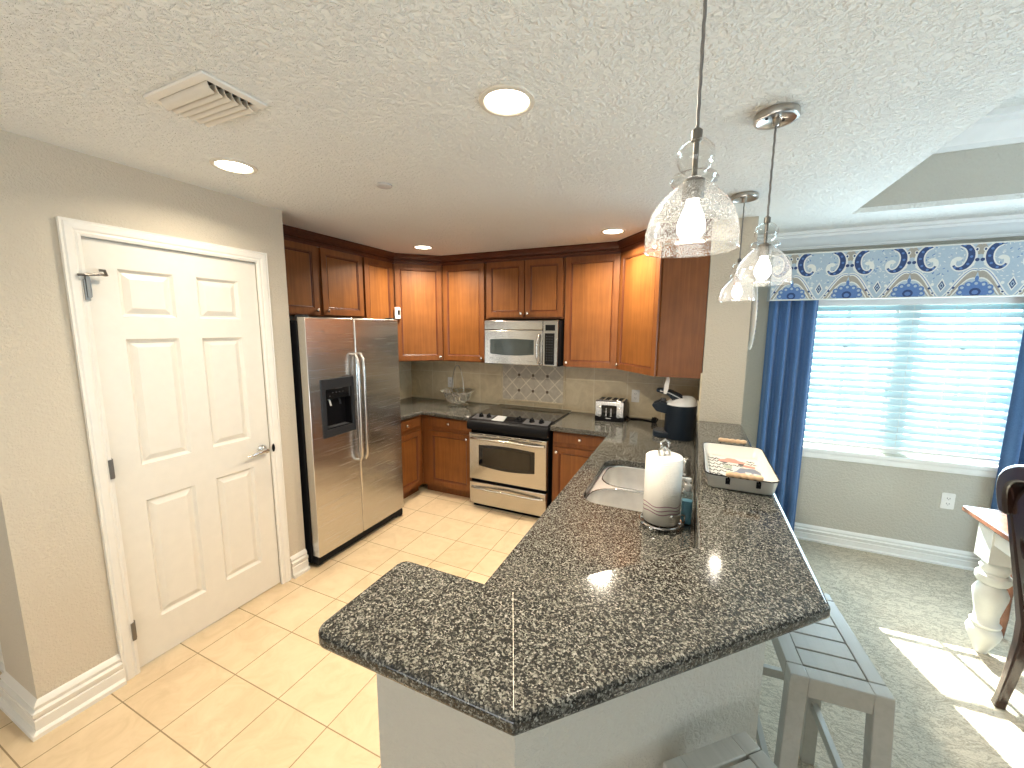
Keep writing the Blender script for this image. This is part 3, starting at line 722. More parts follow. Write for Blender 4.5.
# ------------------------------------------------------------------ range
RX0, RX1, RF = -1.882, -1.100, 3.200
rg = thing('slide_in_range', 'slide-in stainless electric range with black glass cooktop', 'range', (-1.49, 3.5, 0))
mb = MB(); mb.box(RX0, RX1, RF+.03, YB-.03, .03, .86); obj('body', mb, 'black', rg, smooth=False)
mb = MB(); mb.prism([(RX0, RF+.16), (RX1+.008, RF+.16), (RX1+.008, YB-.02), (RX0-.008, YB-.02)][:0] or [(RX0-.008, RF+.13), (RX1+.010, RF+.13), (RX1+.010, YB-.022), (RX0-.008, YB-.022)], .877, .889); obj('cooktop', mb, 'cooktop', rg, bevel=.004)
prof = [(RF-.045, .775), (RF-.052, .80), (RF-.05, .835), (RF-.035, .857), (RF-.01, .868), (RF+.128, .893), (RF+.128, .80), (RF+.0, .775)]
mb = MB(); mb.prism(prof, RX0-.006, RX1+.008, lambda a, b, c: (c, a, b)); cpn = obj('control_panel', mb, 'black', rg, bevel=.004, ang=60)
nrm = Vector((0, -.025, .138)).normalized()
def onpanel(x, t):  # t = 0 front .. 1 back along the slope
    return Vector((x, RF-.01+.138*t, .868+.025*t))
Rp = nrm.to_track_quat('Z', 'Y').to_matrix().to_4x4()
for xa, xb in ((RX0+.02, -1.665), (-1.345, RX1-.01)):
    P = [onpanel(xa, .08)+nrm*.001, onpanel(xb, .08)+nrm*.001, onpanel(xb, .9)+nrm*.001, onpanel(xa, .9)+nrm*.001]
    Q = [p+nrm*.002 for p in P]; mb = MB(); mb.loft([[tuple(p) for p in P], [tuple(p) for p in Q]]); obj('control_fascia', mb, 'grey', cpn, smooth=False)
for x, r in ((-1.79, .024), (-1.71, .024), (-1.40, .034), (-1.275, .026), (-1.185, .026)):
    mb = MB(); mb.T = Matrix.Translation(onpanel(x, .5)+nrm*.002) @ Rp
    mb.lathe([(r, 0), (r, .006), (r*.85, .010), (r*.8, .022), (r*.7, .026), (.001, .026)], seg=20)
    mb.box(-.005, .005, -r*.75, r*.75, .02, .034); obj('knob', mb, 'black', cpn, ang=30)
mb = MB(); mb.T = Matrix.Translation(onpanel(-1.595, .5)+nrm*.001) @ Rp; mb.prism([(-.062, -.06), (.062, -.06), (.05, .055), (-.045, .055)], 0, .003); obj('keypad', mb, 'silver', cpn, smooth=False)
mb = MB(); mb.T = Matrix.Translation(onpanel(-1.485, .6)+nrm*.001) @ Rp; mb.box(-.04, .04, -.03, .03, 0, .003); obj('display', mb, 'blackgloss', cpn, smooth=False)
f = lambda u, v, d: (u, RF-d, v)
DZ0, DZ1 = .29, .742
od = obj('oven_door', MB().box(RX0+.004, RX1-.004, RF-.022, RF+.028, DZ0, DZ1), 'steelX', rg, bevel=.006)
def eyelens(x0, x1, z0, z1, bow, n=14):
    P = []
    for k in range(n+1):
        t = k/n; P.append((x0+(x1-x0)*t, z0-bow*sin(pi*t)))
    for k in range(n+1):
        t = k/n; P.append((x1-(x1-x0)*t, z1+bow*.6*sin(pi*t)))
    return P
mb = MB(); mb.prism(eyelens(-1.775, -1.215, .432, .628, .022), RF-.0265, RF-.02, lambda a, b, c: (a, c, b)); obj('window', mb, 'blackgloss', od, smooth=False)
mb = MB(); mb.prism(eyelens(-1.735, -1.255, .455, .606, .018), RF-.0285, RF-.0266, lambda a, b, c: (a, c, b)); obj('window_pane', mb, plain('oven_window_glass', (.028, .023, .016), .07, Specular_IOR_Level=.35), od, smooth=False)
for k in range(5):
    x = RX0+.03+k*.146
    mb = MB(); mb.box(x, x+.12, RF-.0235, RF-.02, .727, .734); obj('vent_slot', mb, 'black', od, smooth=False)
def bow_handle(z, parent, drop=.010):
    mb = MB(); n = 12
    pts = [(RX0+.03+(.722)*k/n, RF-.028-.035*sin(pi*k/n)**.6, z-drop*2*abs(k/n-.5)+.0) for k in range(n+1)]
    mb.tube(pts, [.011]*(n+1), 10); mb.box(RX0+.022, RX0+.045, RF-.034, RF-.021, z-.02, z+.004); mb.box(RX1-.045, RX1-.022, RF-.034, RF-.021, z-.02, z+.004)
    obj('handle', mb, 'steelX', parent)
bow_handle(.700, od)
wd = obj('storage_drawer', MB().box(RX0+.004, RX1-.004, RF-.022, RF+.028, .045, .262), 'steelX', rg, bevel=.006)
bow_handle(.215, wd)
mb = MB(); mb.box(RX0+.02, RX1-.02, RF+.032, RF+.06, .0, .04); obj('toe_panel', mb, 'black', rg, smooth=False)

# ------------------------------------------------------------------ microwave
MX0, MX1, MF, MZ0, MZ1 = -1.878, -1.126, 3.50, 1.362, 1.783
mw = thing('over_range_microwave', 'stainless over-the-range microwave under the short cabinet', 'microwave', (-1.5, 3.7, MZ0))
mb = MB(); mb.box(MX0, MX1+.012, MF+.025, YB-.014, MZ0, MZ1); obj('body', mb, 'black', mw, bevel=.004)
u = lambda p: MX0+(p-35)/570*(MX1-MX0)
vz = lambda p: MZ1-(p-85)/345*(MZ1-MZ0)
md = obj('door', MB().box(MX0, u(494), MF-.012, MF+.024, MZ0+.004, vz(158)), 'steelX', mw, bevel=.005)
obj('vent_grille', MB().box(MX0, u(494), MF-.012, MF+.024, vz(155), MZ1), 'steelX', mw, bevel=.004)
mb = MB(); mb.prism(eyelens(u(84), u(430), vz(345), vz(232), .014), MF-.0145, MF-.011, lambda a, b, c: (a, c, b)); obj('window', mb, plain('microwave_window', (.035, .045, .042), .12), md, smooth=False)
mb = MB(); pts = [(u(478), MF-.013, vz(188)), (u(472), MF-.04, vz(195)), (u(464), MF-.052, vz(240)), (u(462), MF-.055, vz(300)), (u(464), MF-.052, vz(360)), (u(472), MF-.04, vz(405)), (u(478), MF-.013, vz(412))]
mb.tube(pts, .010, 10); obj('handle', mb, 'steel', md)
mb = MB(); mb.box(u(80), u(110), MF-.0125, MF-.0115, vz(384), vz(378)); obj('brand_mark', mb, 'greymark', md, smooth=False)
mb = MB(); mb.box(u(380), u(425), MF-.0125, MF-.0115, vz(397), vz(394)); obj('model_mark', mb, 'greymark', md, smooth=False)
cpm = obj('control_panel', MB().box(u(497), MX1, MF-.012, MF+.024, MZ0+.004, MZ1), 'steelX', mw, bevel=.004)
obj('display', MB().box(u(515), u(585), MF-.0145, MF-.011, vz(160), vz(117)), 'blackgloss', cpm, smooth=False)
mb = MB(); mb.box(u(512), u(582), MF-.0145, MF-.011, vz(416), vz(180)); mb.cur = 1
for r in range(10):
    for c in range(3):
        mb.box(u(522+c*20), u(530+c*20), MF-.0152, MF-.0144, vz(206+r*20), vz(201+r*20))
obj('keypad', mb, ['blackgloss', 'grey'], cpm, smooth=False)

# ------------------------------------------------------------------ outlets and small wall things
def outlet(label, c, f, switch=False, group=None):
    """f(u, v, d) maps plate coordinates to the world"""
    t = thing('wall_outlet' if not switch else 'wall_switch', label, 'outlet' if not switch else 'switch', c, 0, group)
    mb = MB(); mb.prism(rrect(-.036, .036, -.059, .059, .006, 3), 0, .006, f); obj('cover_plate', mb, 'white' if not switch else 'ivory', t, smooth=False)
    for s_ in (-.02, .02):
        if switch: break
        mb = MB(); mb.prism(rrect(-.017, .017, s_-.014, s_+.014, .008, 3), .006, .008, f); r = obj('receptacle', mb, 'white', t, smooth=False)
        mb = MB()
        for q in (-.007, .007): mb.prism([(q-.0014, s_-.003), (q+.0014, s_-.003), (q+.0014, s_+.007), (q-.0014, s_+.007)], .008, .0085, f)
        mb.prism([(-.002, s_-.010), (.002, s_-.010), (.002, s_-.006), (-.002, s_-.006)], .008, .0085, f)
        obj('slots', mb, 'slot', r, smooth=False)
    if switch:
        mb = MB(); mb.prism(rrect(-.016, .016, -.033, .033, .003, 2), .006, .010, f); obj('rocker', mb, 'white', t, smooth=False)
bk = lambda x, z, y=YB-.0125: (lambda u, v, d: (x+u, y-d, z+v))
outlet('white outlet on the backsplash behind the glass bowl', (-2.537, YB-.0125, 1.088), bk(-2.537, 1.088))
outlet('white outlet on the backsplash right of the toaster', (-.472, YB-.0125, 1.082), bk(-.472, 1.082))
outlet('white outlet low on the wall under the window', (1.748, YW, .488), bk(1.748, .488, YW))
outlet('ivory switch on the tiled column side behind the coffee maker', (XP0-.011, 3.32, 1.115), lambda u, v, d: (XP0-.0115-d, 3.32+u, 1.115+v), True)
sn = thing('cabinet_sensor', 'small white sensor with dark window stuck on the corner cabinet above the refrigerator', 'sensor', (-2.742, 3.265, 1.81))
T_ = Matrix.Translation((-2.752, 3.262, 1.80)) @ Matrix.Rotation(math.atan2(.343, .368), 4, 'Z')
mb = MB(); mb.T = T_; mb.prism(rrect(-.028, .028, -.03, .0, .006, 3), .0, .115); obj('case', mb, 'white', sn, bevel=.003)
mb = MB(); mb.T = T_; mb.box(.004, .022, -.0325, -.029, .035, .085); obj('dark_window', mb, 'blackgloss', sn, smooth=False)

# ------------------------------------------------------------------ counter objects
# toaster
to = thing('four_slice_toaster', 'chrome four-slice toaster on the counter against the backsplash', 'toaster', (-.655, 3.70, ZC))
TX, TXe, TYf, TYb = -.79, -.53, 3.60, 3.81
tz = lambda a: ZC+a
mb = MB(); mb.prism(rrect(TX, TXe, TYf+.006, TYb, .015, 4), tz(.012), tz(.188)); obj('body', mb, 'darkgrey', to, bevel=.01, seg=3)
mb = MB(); mb.box(TX+.012, TXe-.012, TYf+.02, TYb-.012, tz(.186), tz(.193)); tp = obj('top_plate', mb, 'chrome', to, bevel=.003)
for x in (-.755, -.700, -.640, -.585):
    mb = MB(); mb.box(x-.008, x+.030, TYf+.035, TYb-.03, tz(.1925), tz(.1945)); obj('bread_slot', mb, 'black', tp, smooth=False)
mb = MB(); mb.box(TX+.004, TXe-.004, TYf, TYf+.008, tz(.045), tz(.182)); fp = obj('front_panel', mb, 'steel', to, bevel=.003)
mb = MB(); mb.box(TX+.06, TXe-.065, TYf-.002, TYf+.001, tz(.042), tz(.15)); obj('control_strip', mb, 'blackgloss', fp, smooth=False)
mb = MB()
for k in range(6):
    mb.box(TX+.098, TX+.108, TYf-.003, TYf-.0018, tz(.05+.013*k), tz(.055+.013*k)); mb.box(TX+.140, TX+.152, TYf-.003, TYf-.0018, tz(.05+.013*k), tz(.054+.013*k))
obj('indicator', mb, 'mark', fp, smooth=False)
for x in (TX+.045, TXe-.045):
    mb = MB(); mb.box(x-.018, x+.018, TYf-.022, TYf, tz(.125), tz(.14)); obj('lever', mb, 'chrome', fp, bevel=.003)
    mb = MB(); mb.cyl((x, TYf, tz(.055)), (x, TYf-.014, tz(.055)), .014); obj('dial', mb, 'chrome', fp)
mb = MB(); mb.box(TX, TXe, TYf+.0005, TYb-.004, tz(.004), tz(.044)); obj('base', mb, 'black', to, bevel=.003)
mb = MB(); mb.box(TX+.10, TX+.145, TYf-.001, TYf+.001, tz(.026), tz(.032)); obj('brand_mark', mb, 'mark', fp, smooth=False)
for x in (TX+.03, TXe-.03):
    for y in (TYf+.03, TYb-.03):
        mb = MB(); mb.cyl((x, y, ZC), (x, y, ZC+.006), .01); obj('foot', mb, 'black', to)
mb = MB()
mb.tube([(-.528, 3.76, ZC+.03), (-.50, 3.78, ZC+.006), (-.43, 3.80, ZC+.005), (-.36, 3.79, ZC+.005), (-.30, 3.76, ZC+.005), (-.285, 3.72, ZC+.008), (-.30, 3.69, ZC+.03), (-.275, 3.70, ZC+.055), (-.25, 3.72, ZC+.04), (-.262, 3.73, ZC+.01), (-.29, 3.71, ZC+.022), (-.27, 3.69, ZC+.05)], .006, 8)
mb.box(-.30, -.262, 3.69, 3.73, ZC+.005, ZC+.05)
tag(obj('power_cord', mb, 'black'), 'black power cord bundled on the counter between toaster and coffee maker', 'cord')
# coffee maker, seen from its right side: reservoir drum, brew head pointing left with the lid raised
cm = thing('single_serve_coffee_maker', 'dark navy coffee maker with raised lid and silver top beside the column', 'coffee maker', (-.06, 3.30, ZC))
CX, CY = -.060, 3.31
mb = MB(); mb.loft([[(CX+.110*k*cos(a), CY+.118*k*sin(a), ZC+z) for a in [2*pi*i/28 for i in range(28)]] for k, z in ((1.0, .0), (1.02, .01), (1.02, .22), (1.045, .258), (1.04, .262))]); obj('body', mb, 'navyplastic', cm, ang=50)
mb = MB(); L_ = []
for k, dz, sx_ in ((1.045, .262, 0), (1.03, .270, .001), (.88, .290, .010), (.68, .308, .024), (.42, .322, .038), (.15, .329, .046), (.02, .330, .048)):
    L_.append([(CX+sx_+.110*k*cos(a), CY+.118*k*sin(a), ZC+dz) for a in [2*pi*i/28 for i in range(28)]])
mb.loft(L_); obj('silver_top', mb, plain('pale_silver_lid', (.72, .73, .74), .35), cm, ang=60)
mb = MB(); mb.prism(rrect(-.255, -.06, CY-.085, CY+.085, [.07, .01, .01, .07], 8), ZC, ZC+.045); dt = obj('drip_base', mb, 'navyplastic', cm, bevel=.006)
mb = MB(); mb.prism(rrect(-.240, -.155, CY-.065, CY+.065, [.05, .005, .005, .05], 6), ZC+.045, ZC+.050); obj('drip_tray', mb, 'grey', dt)
mb = MB(); mb.prism([(-.270, .245), (-.235, .200), (-.150, .185), (-.135, .21), (-.135, .27), (-.18, .275), (-.215, .285), (-.262, .258)], CY-.06, CY+.06, lambda a, b, c: (a, c, ZC+b)); obj('brew_head', mb, 'navyplastic', cm, bevel=.008, seg=3)
mb = MB(); mb.prism([(-.245, .372), (-.238, .352), (-.20, .345), (-.15, .325), (-.12, .29), (-.06, .292), (-.02, .298), (-.07, .335), (-.13, .362), (-.20, .378)], CY-.055, CY+.055, lambda a, b, c: (a, c, ZC+b)); obj('raised_lid', mb, 'navyplastic', cm, bevel=.007, seg=3)
mb = MB(); mb.tube([(-.215, CY-.057, ZC+.362), (-.15, CY-.058, ZC+.352), (-.09, CY-.058, ZC+.325), (-.045, CY-.057, ZC+.302)], .004, 8); obj('lid_trim', mb, 'silver', cm)
mb = MB(); mb.lathe([(.02, 0), (.02, .02), (.001, .022)], (-.19, CY-.02, ZC+.282), 16); obj('pod_holder', mb, 'grey', cm)
wt = MB(); wt.tube([(-.162, 3.22, 1.3585), (-.160, 3.22, 1.33), (-.166, 3.22, 1.30), (-.170, 3.22, 1.262), (-.176, 3.22, 1.222)], [.6, 1.0, 1.2, 1.3, .8], rect=(.006, .026), up=(1, 0, 0))
tag(obj('hanging_white_tag', wt, 'white'), 'thin white strip hanging from the cabinet bottom over the coffee maker', 'tag')
# glass bowl with wire handle
gb = thing('glass_basket_bowl', 'footed cut-glass bowl with tall wire handle in the left counter corner', 'bowl', (-2.30, 3.66, ZC))
mb = MB(); mb.shell([(.03, .012), (.11, .012), (.115, .004), (.105, 0), (.03, 0)], (-2.30, 3.66, ZC), 32); obj('foot', mb, 'bowlglass', gb)
mb = MB(); mb.shell([(.03, .012), (.040, .026), (.085, .036), (.120, .060), (.138, .095), (.150, .130), (.172, .158), (.187, .164), (.187, .168), (.168, .163), (.145, .133), (.133, .098), (.115, .066), (.08, .044), (.001, .038)], (-2.30, 3.66, ZC), 32); obj('bowl', mb, 'bowlglass', gb)
mb = MB(); mb.tube([(-2.30+.10*cos(a), 3.66-.04*cos(a), ZC+.13+.31*sin(a)) for a in [pi*k/16 for k in range(17)]], .004, 8); obj('wire_handle', mb, 'nickel', gb)
# paper towel holder and roll
PX, PY = -.083, 1.742
ph = thing('paper_towel_holder', 'chrome wire paper towel stand on the sink counter', 'paper towel holder', (PX, PY, ZC))
mb = MB(); mb.tube([(PX+.085*cos(a), PY+.085*sin(a), ZC+.022) for a in [2*pi*k/36 for k in range(36)]], .0045, 8, closed=True)
mb.tube([(PX-.085, PY, ZC+.022), (PX, PY, ZC+.020), (PX+.085, PY, ZC+.022)], .0035, 8); mb.tube([(PX, PY-.085, ZC+.022), (PX, PY, ZC+.020), (PX, PY+.085, ZC+.022)], .0035, 8)
obj('base_ring', mb, 'chrome', ph)
for a in (250, 10, 130):
    mb = MB(); mb.sphere((PX+.085*cos(rad(a)), PY+.085*sin(rad(a)), ZC+.0105), .0105); obj('ball_foot', mb, 'chrome', ph)
mb = MB(); mb.cyl((PX, PY, ZC+.018), (PX, PY, ZC+.335), .0045, seg=10)
mb.tube([(PX, PY, ZC+.325), (PX-.014, PY-.005, ZC+.345), (PX-.016, PY-.005, ZC+.365), (PX, PY, ZC+.378), (PX+.016, PY+.005, ZC+.365), (PX+.014, PY+.005, ZC+.345), (PX, PY, ZC+.325)], .005, 8)
mb.tube([(PX-.02, PY-.012, ZC+.312), (PX-.020, PY-.012, ZC+.335), (PX, PY-.014, ZC+.348), (PX+.020, PY-.012, ZC+.335), (PX+.02, PY-.012, ZC+.312)], .005, 8)
obj('post', mb, 'chrome', ph)
mb = MB(); mb.tube([(PX+.084, PY, ZC+.022), (PX+.093, PY-.015, ZC+.04), (PX+.092, PY-.025, ZC+.072), (PX+.078, PY-.048, ZC+.083), (PX+.052, PY-.072, ZC+.080)], .0035, 8); mb.sphere((PX+.045, PY-.077, ZC+.079), .008); obj('tension_arm', mb, 'chrome', ph)
mb = MB(); R_ = .074
mb.lathe([(.02, .0), (R_-.003, 0), (R_, .003), (R_, .279), (R_-.004, .283), (.02, .283)], (0, 0, 0), 40)
tr_ = obj('paper_towel_roll', mb, 'towel', ang=50); tr_.location = (PX, PY, ZC+.027)
tag(tr_, 'white quilted paper towel roll with purple wavy border', 'paper towels')
# soap bottle
BX, BY = .016, 1.805
sb = thing('soap_dispenser', 'clear pump bottle of blue soap beside the paper towels', 'soap bottle', (BX, BY, ZC))
mb = MB(); mb.prism(rrect(BX-.021, BX+.021, BY-.017, BY+.017, .012, 5), ZC+.004, ZC+.105); obj('liquid', mb, 'soap', sb)
mb = MB(); L_ = [[(BX+(x-BX)*k, BY+(y-BY)*k, ZC+z) for x, y in rrect(BX-.024, BX+.024, BY-.02, BY+.02, .013, 5)] for k, z in ((.96, 0), (1, .004), (1, .125), (.9, .14), (.55, .152), (.5, .162))]
mb.loft(L_); obj('bottle', mb, 'soapglass', sb)
mb = MB(); mb.lathe([(.014, .15), (.015, .153), (.015, .175), (.006, .178), (.005, .19), (.013, .191), (.013, .203), (.001, .206)], (BX, BY, ZC), 18)
mb.tube([(BX, BY, ZC+.198), (BX-.03, BY+.004, ZC+.2), (BX-.04, BY+.005, ZC+.192)], [.006, .005, .004], 8); obj('pump', mb, 'white', sb)

# serving tray on the bar
ty = thing('enamel_tray', 'white enamel tray with black rim and wooden handles on the bar', 'tray', (.20, 2.04, 1.058))
TA, TB, TC, TD = .090, .328, 1.79, 2.275; Z0 = 1.0583
mb = MB()
def trl(g, z): return [(x, y, z) for x, y in rrect(TA-g, TB+g, TC-g, TD+g, .025+max(0, g), 5)]
mb.loft([trl(-.014, Z0+.002), trl(-.006, Z0+.0005), trl(0, Z0+.006), trl(.012, Z0+.060), trl(.015, Z0+.062), trl(.010, Z0+.061), trl(-.004, Z0+.008), trl(-.012, Z0+.0045)]); obj('pan', mb, 'enamel', ty, ang=60)
mb = MB(); mb.tube(trl(.0135, Z0+.0615), .0026, 6, closed=True); obj('black_rim', mb, 'black', ty)
for yy, sg in ((TC-.012, -1), (TD+.012, 1)):
    for x in (.160, .268):
        mb = MB(); mb.box(x-.008, x+.008, min(yy, yy+sg*.006), max(yy, yy+sg*.006), Z0+.03, Z0+.055); mb.tube([(x, yy+sg*.004, Z0+.045), (x, yy+sg*.02, Z0+.058), (x, yy+sg*.022, Z0+.078)], .0035, 8); obj('bracket', mb, 'black', ty)
    mb = MB(); pr = []
    for k in range(29):
        t = k/28; pr.append((.0085+.0035*abs(sin(t*pi*5)), t*.128))
    mb.lathe([(.004, -.001)]+pr+[(.004, .129)], (0, 0, 0), 14)
    mb.v = [(.150+p[2], yy+sg*.022+p[1], Z0+.078+p[0]) for p in mb.v]; obj('wooden_grip', mb, 'handlewood', ty)
mb = MB()   # printed picture on the tray bottom: script strokes, a red and a grey-blue vehicle-like shape
zz = Z0+.0046
def scr(x, y, w, amp, n, mi):
    mb.cur = mi
    pts = [(x+w*k/(n*6), y+amp*sin(k*1.05)*(1 if k % 4 else .5), zz) for k in range(n*6+1)]
    mb.tube(pts, 1.0, rect=(.0065, .0006), up=(0, 0, 1))
for yy, xx, ww in ((1.97, .098, .055), (2.02, .098, .075), (2.07, .10, .060), (2.12, .10, .080), (2.17, .102, .065), (2.21, .104, .05)): scr(xx, yy, ww, .016, 3, 0)
def blob(P, mi): mb.cur = mi; mb.prism(P, zz-.0004, zz+.0004+.0001*mi)
blob([(.150, 2.17), (.255, 2.16), (.27, 2.19), (.24, 2.205), (.225, 2.235), (.19, 2.24), (.175, 2.21), (.150, 2.20)], 1)
blob([(.205, 1.965), (.312, 1.95), (.314, 2.06), (.295, 2.10), (.235, 2.095), (.215, 2.04), (.205, 2.03)], 2)
blob([(.250, 1.985), (.275, 1.982), (.275, 2.04), (.250, 2.043)], 3); blob([(.283, 1.975), (.303, 1.972), (.303, 2.03), (.283, 2.034)], 3)
for cx_, cy_ in ((.175, 2.165), (.245, 2.155), (.20, 2.00)): blob([(cx_+.013*cos(a), cy_+.02*sin(a)) for a in [2*pi*k/12 for k in range(12)]], 0)
blob([(.16, 2.08), (.20, 2.07), (.205, 2.11), (.17, 2.12)], 4); blob([(.25, 2.12), (.30, 2.11), (.30, 2.14), (.255, 2.15)], 1)
for xx, yy, ww in ((.165, 2.05, .035), (.21, 2.125, .04), (.165, 2.13, .04), (.27, 2.17, .04), (.275, 2.21, .03)): scr(xx, yy, ww, .010, 2, 0)
obj('printed_picture', mb, ['darkgrey', plain('faded_red_print', (.50, .22, .17), .5), plain('slate_blue_print', (.17, .19, .24), .5), 'enamel', plain('sage_print', (.30, .33, .26), .5)], ty, smooth=False)

# ------------------------------------------------------------------ pendants
def pendant(loc, label):
    p = thing('pendant_light', label, 'pendant light', loc, 0, 'seeded glass pendants over the bar')
    zb = 1.871
    mb = MB(); mb.shell([(.0880, 0), (.0890, .012), (.0885, .03), (.085, .052), (.077, .075), (.064, .095), (.049, .111), (.038, .121), (.032, .127)], (0, 0, zb), 40); sh_ = obj('glass_shade', mb, 'seeded', p, world=False)
    mb = MB(); mb.tube([(.0885*cos(a), .0885*sin(a), zb) for a in [2*pi*k/40 for k in range(40)]], .0018, 6, closed=True); obj('shade_rim', mb, 'clear', sh_, world=False)
    mb = MB(); mb.shell([(.031, .127), (.043, .131), (.046, .137), (.041, .145), (.024, .149)], (0, 0, zb), 32); obj('glass_collar', mb, 'clear', p, world=False)
    mb = MB(); mb.shell([(.018, .149), (.028, .157), (.036, .172), (.037, .183), (.033, .197), (.022, .208), (.010, .213)], (0, 0, zb), 32); obj('glass_globe', mb, 'clear', p, world=False)
    mb = MB(); mb.lathe([(.004, .206), (.0105, .211), (.0105, .229), (.006, .233), (.004, .235)], (0, 0, zb), 16); mb.lathe([(.0055, .14), (.0055, .212)], (0, 0, zb), 10)
    mb.lathe([(.019, .098), (.021, .102), (.021, .136), (.012, .142)], (0, 0, zb), 18); obj('socket', mb, 'darknickel', p, world=False)
    mb = MB(); mb.lathe([(.001, .015), (.016, .020), (.026, .036), (.027, .052), (.020, .074), (.013, .090), (.012, .100)], (0, 0, zb), 20); obj('bulb', mb, 'bulb', p, world=False)
    mb = MB(); n = 26
    mb.tube([(.0006*sin(k*1.9), .0006*cos(k*1.9), zb+.230+(H-.03-zb-.230)*k/n) for k in range(n+1)], .0034, 8); obj('cord', mb, 'cord', p, world=False)
    mb = MB(); mb.lathe([(.066, H-.0005), (.068, H-.004), (.068, H-.020), (.066, H-.024), (.058, H-.025), (.05, H-.018), (.012, H-.014), (.009, H-.04), (.004, H-.042)], (0, 0, 0), 32); cn = obj('canopy', mb, 'nickel', p, world=False)
    for s_ in (-.03, .03):
        mb = MB(); mb.sphere((s_, .006, H-.0165), .005); obj('screw', mb, 'slot', cn, world=False)
    return p
P1 = (-.020, .930, 0); P2 = (.209, 1.712, 0); P3 = (.205, 2.630, 0)
pd = pendant(P1, 'nearest and largest-looking seeded glass pendant light over the bar corner')
dup(pd, P2, .5, 'seeded glass pendant light over the middle of the bar in front of the valance', 'seeded glass pendants over the bar')
dup(pd, P3, 1.1, 'farthest seeded glass pendant light over the bar in front of the column', 'seeded glass pendants over the bar')
for P_ in (P1, P2, P3):
    l = bpy.data.lights.new('pendant_lamp', 'POINT'); l.energy = 1.6; l.color = (1, .88, .70); l.shadow_soft_size = .03
    o = bpy.data.objects.new('pendant_lamp', l); COL.objects.link(o); o.location = (P_[0], P_[1], 1.850)
# ------------------------------------------------------------------ recessed lights
rl = thing('recessed_light', 'round recessed ceiling light nearest the camera, left of the pendants', 'ceiling light', (-.601, 1.276, H), 0, 'recessed ceiling lights')
mb = MB(); mb.lathe([(.092, 0), (.090, -.005), (.076, -.007), (.072, -.003), (.072, .0)], seg=36); obj('trim_ring', mb, 'vent', rl, world=False)
mb = MB(); mb.lathe([(.0715, -.0005), (.0715, -.003), (.05, -.005), (.001, -.006)], seg=36); obj('lens', mb, 'lamp', rl, world=False)
RL = [(-.601, 1.276), (-1.971, 1.251), (-2.302, 3.106), (-.606, 3.170)]
for (x, y), lb in zip(RL[1:], ('round recessed ceiling light in front of the pantry door', 'round recessed ceiling light by the left corner cabinet', 'round recessed ceiling light by the right corner cabinet')):
    dup(rl, (x, y, H), 0, lb, 'recessed ceiling lights')
for (x, y), en in zip(RL, (38, 7, 24, 22)):
    l = bpy.data.lights.new('downlight', 'AREA'); l.shape = 'DISK'; l.size = .14; l.energy = en; l.color = (1.0, .88, .70); l.spread = rad(150)
    o = bpy.data.objects.new('downlight', l); COL.objects.link(o); o.location = (x, y, H-.012)
# ceiling vent
vt = thing('ceiling_vent', 'square white ceiling air vent with curved louvres', 'vent', (-1.49, .873, H))
VX0, VX1, VY0, VY1 = -1.648, -1.332, .776, .973
f = lambda u, v, d: (u, v, H-d)
mb = MB(); mb.frame(f, VX0, VX1, VY0, VY1, VX0+.03, VX1-.03, VY0+.028, VY1-.028, .0003, .010); obj('frame', mb, 'trim', vt, bevel=.003)
mb = MB(); mb.box(VX0+.029, VX1-.029, VY0+.027, VY1-.027, H-.002, H-.0003); obj('dark_opening', mb, 'slot', vt, smooth=False)
n = 6
for k in range(n):
    y = VY0+.030+k*(.141/n)
    mb = MB(); prf = [(y+.001, .0035), (y+.003, .016), (y+.010, .026), (y+.022, .031)]
    mb.loft([[(x, a, H-b) for a, b in prf]+[(x, a+.001, H-b+.0016) for a, b in prf[::-1]] for x in (VX0+.032, VX1-.034)]); obj('louvre', mb, 'vent', vt)
mb = MB(); mb.lathe([(.04, -.0003), (.04, -.006), (.034, -.010), (.001, -.011)], (-1.509, 1.718, H), 24)
tag(obj('sprinkler_cover', mb, 'silver'), 'small round cover plate on the kitchen ceiling', 'ceiling cover')

# ------------------------------------------------------------------ window, sill, blinds
w1 = thing('window_1', 'white double window with dividing bars behind the blinds', 'window', (1.42, 3.9, WZ0), kind='structure')
fyw = lambda u, v, d: (u, 3.90-d, v)
mb = MB(); mb.frame(fyw, WX0, WX1, WZ0, WZ1, WX0+.03, WX1-.03, WZ0+.012, WZ1-.04, .0, -.06); mb.box(1.37, 1.47, 3.90, 3.96, WZ0+.012, WZ1-.04); obj('window_frame', mb, 'trim2', w1, smooth=False)
for xa, xb in ((WX0+.03, 1.37), (1.47, WX1-.03)):
    for za, zb_ in ((WZ0+.012, 1.30), (1.27, WZ1-.04)):
        mb = MB(); mb.frame(fyw, xa, xb, za, zb_, xa+.022, xb-.022, za+.022, zb_-.03, -.018, -.042)
        xm = (xa+xb)/2; zm = (za+zb_)/2 - (.08 if za < 1.2 else 0)
        mb.box(xm-.012, xm+.012, 3.925, 3.935, za+.03, zb_-.03); mb.box(xa+.022, xb-.022, 3.925, 3.935, zm-.012, zm+.012)
        s_ = obj('sash', mb, 'trim2', w1, smooth=False)
        mb = MB(); mb.box(xa+.022, xb-.022, 3.929, 3.931, za+.03, zb_-.03); obj('glass_pane', mb, 'pane', s_, smooth=False)
mb = MB(); mb.box(WX0+.04, WX1-.02, YW-.024, 3.90, WZ0-.022, WZ0-.0005); mb.molding([(WX0+.06, YW), (WX1-.04, YW)], [(.0, WZ0-.075), (.012, WZ0-.075), (.014, WZ0-.06), (.014, WZ0-.035), (.02, WZ0-.0225), (0, WZ0-.0225)], 1)
obj('sill', mb, 'trim2', w1, smooth=False)
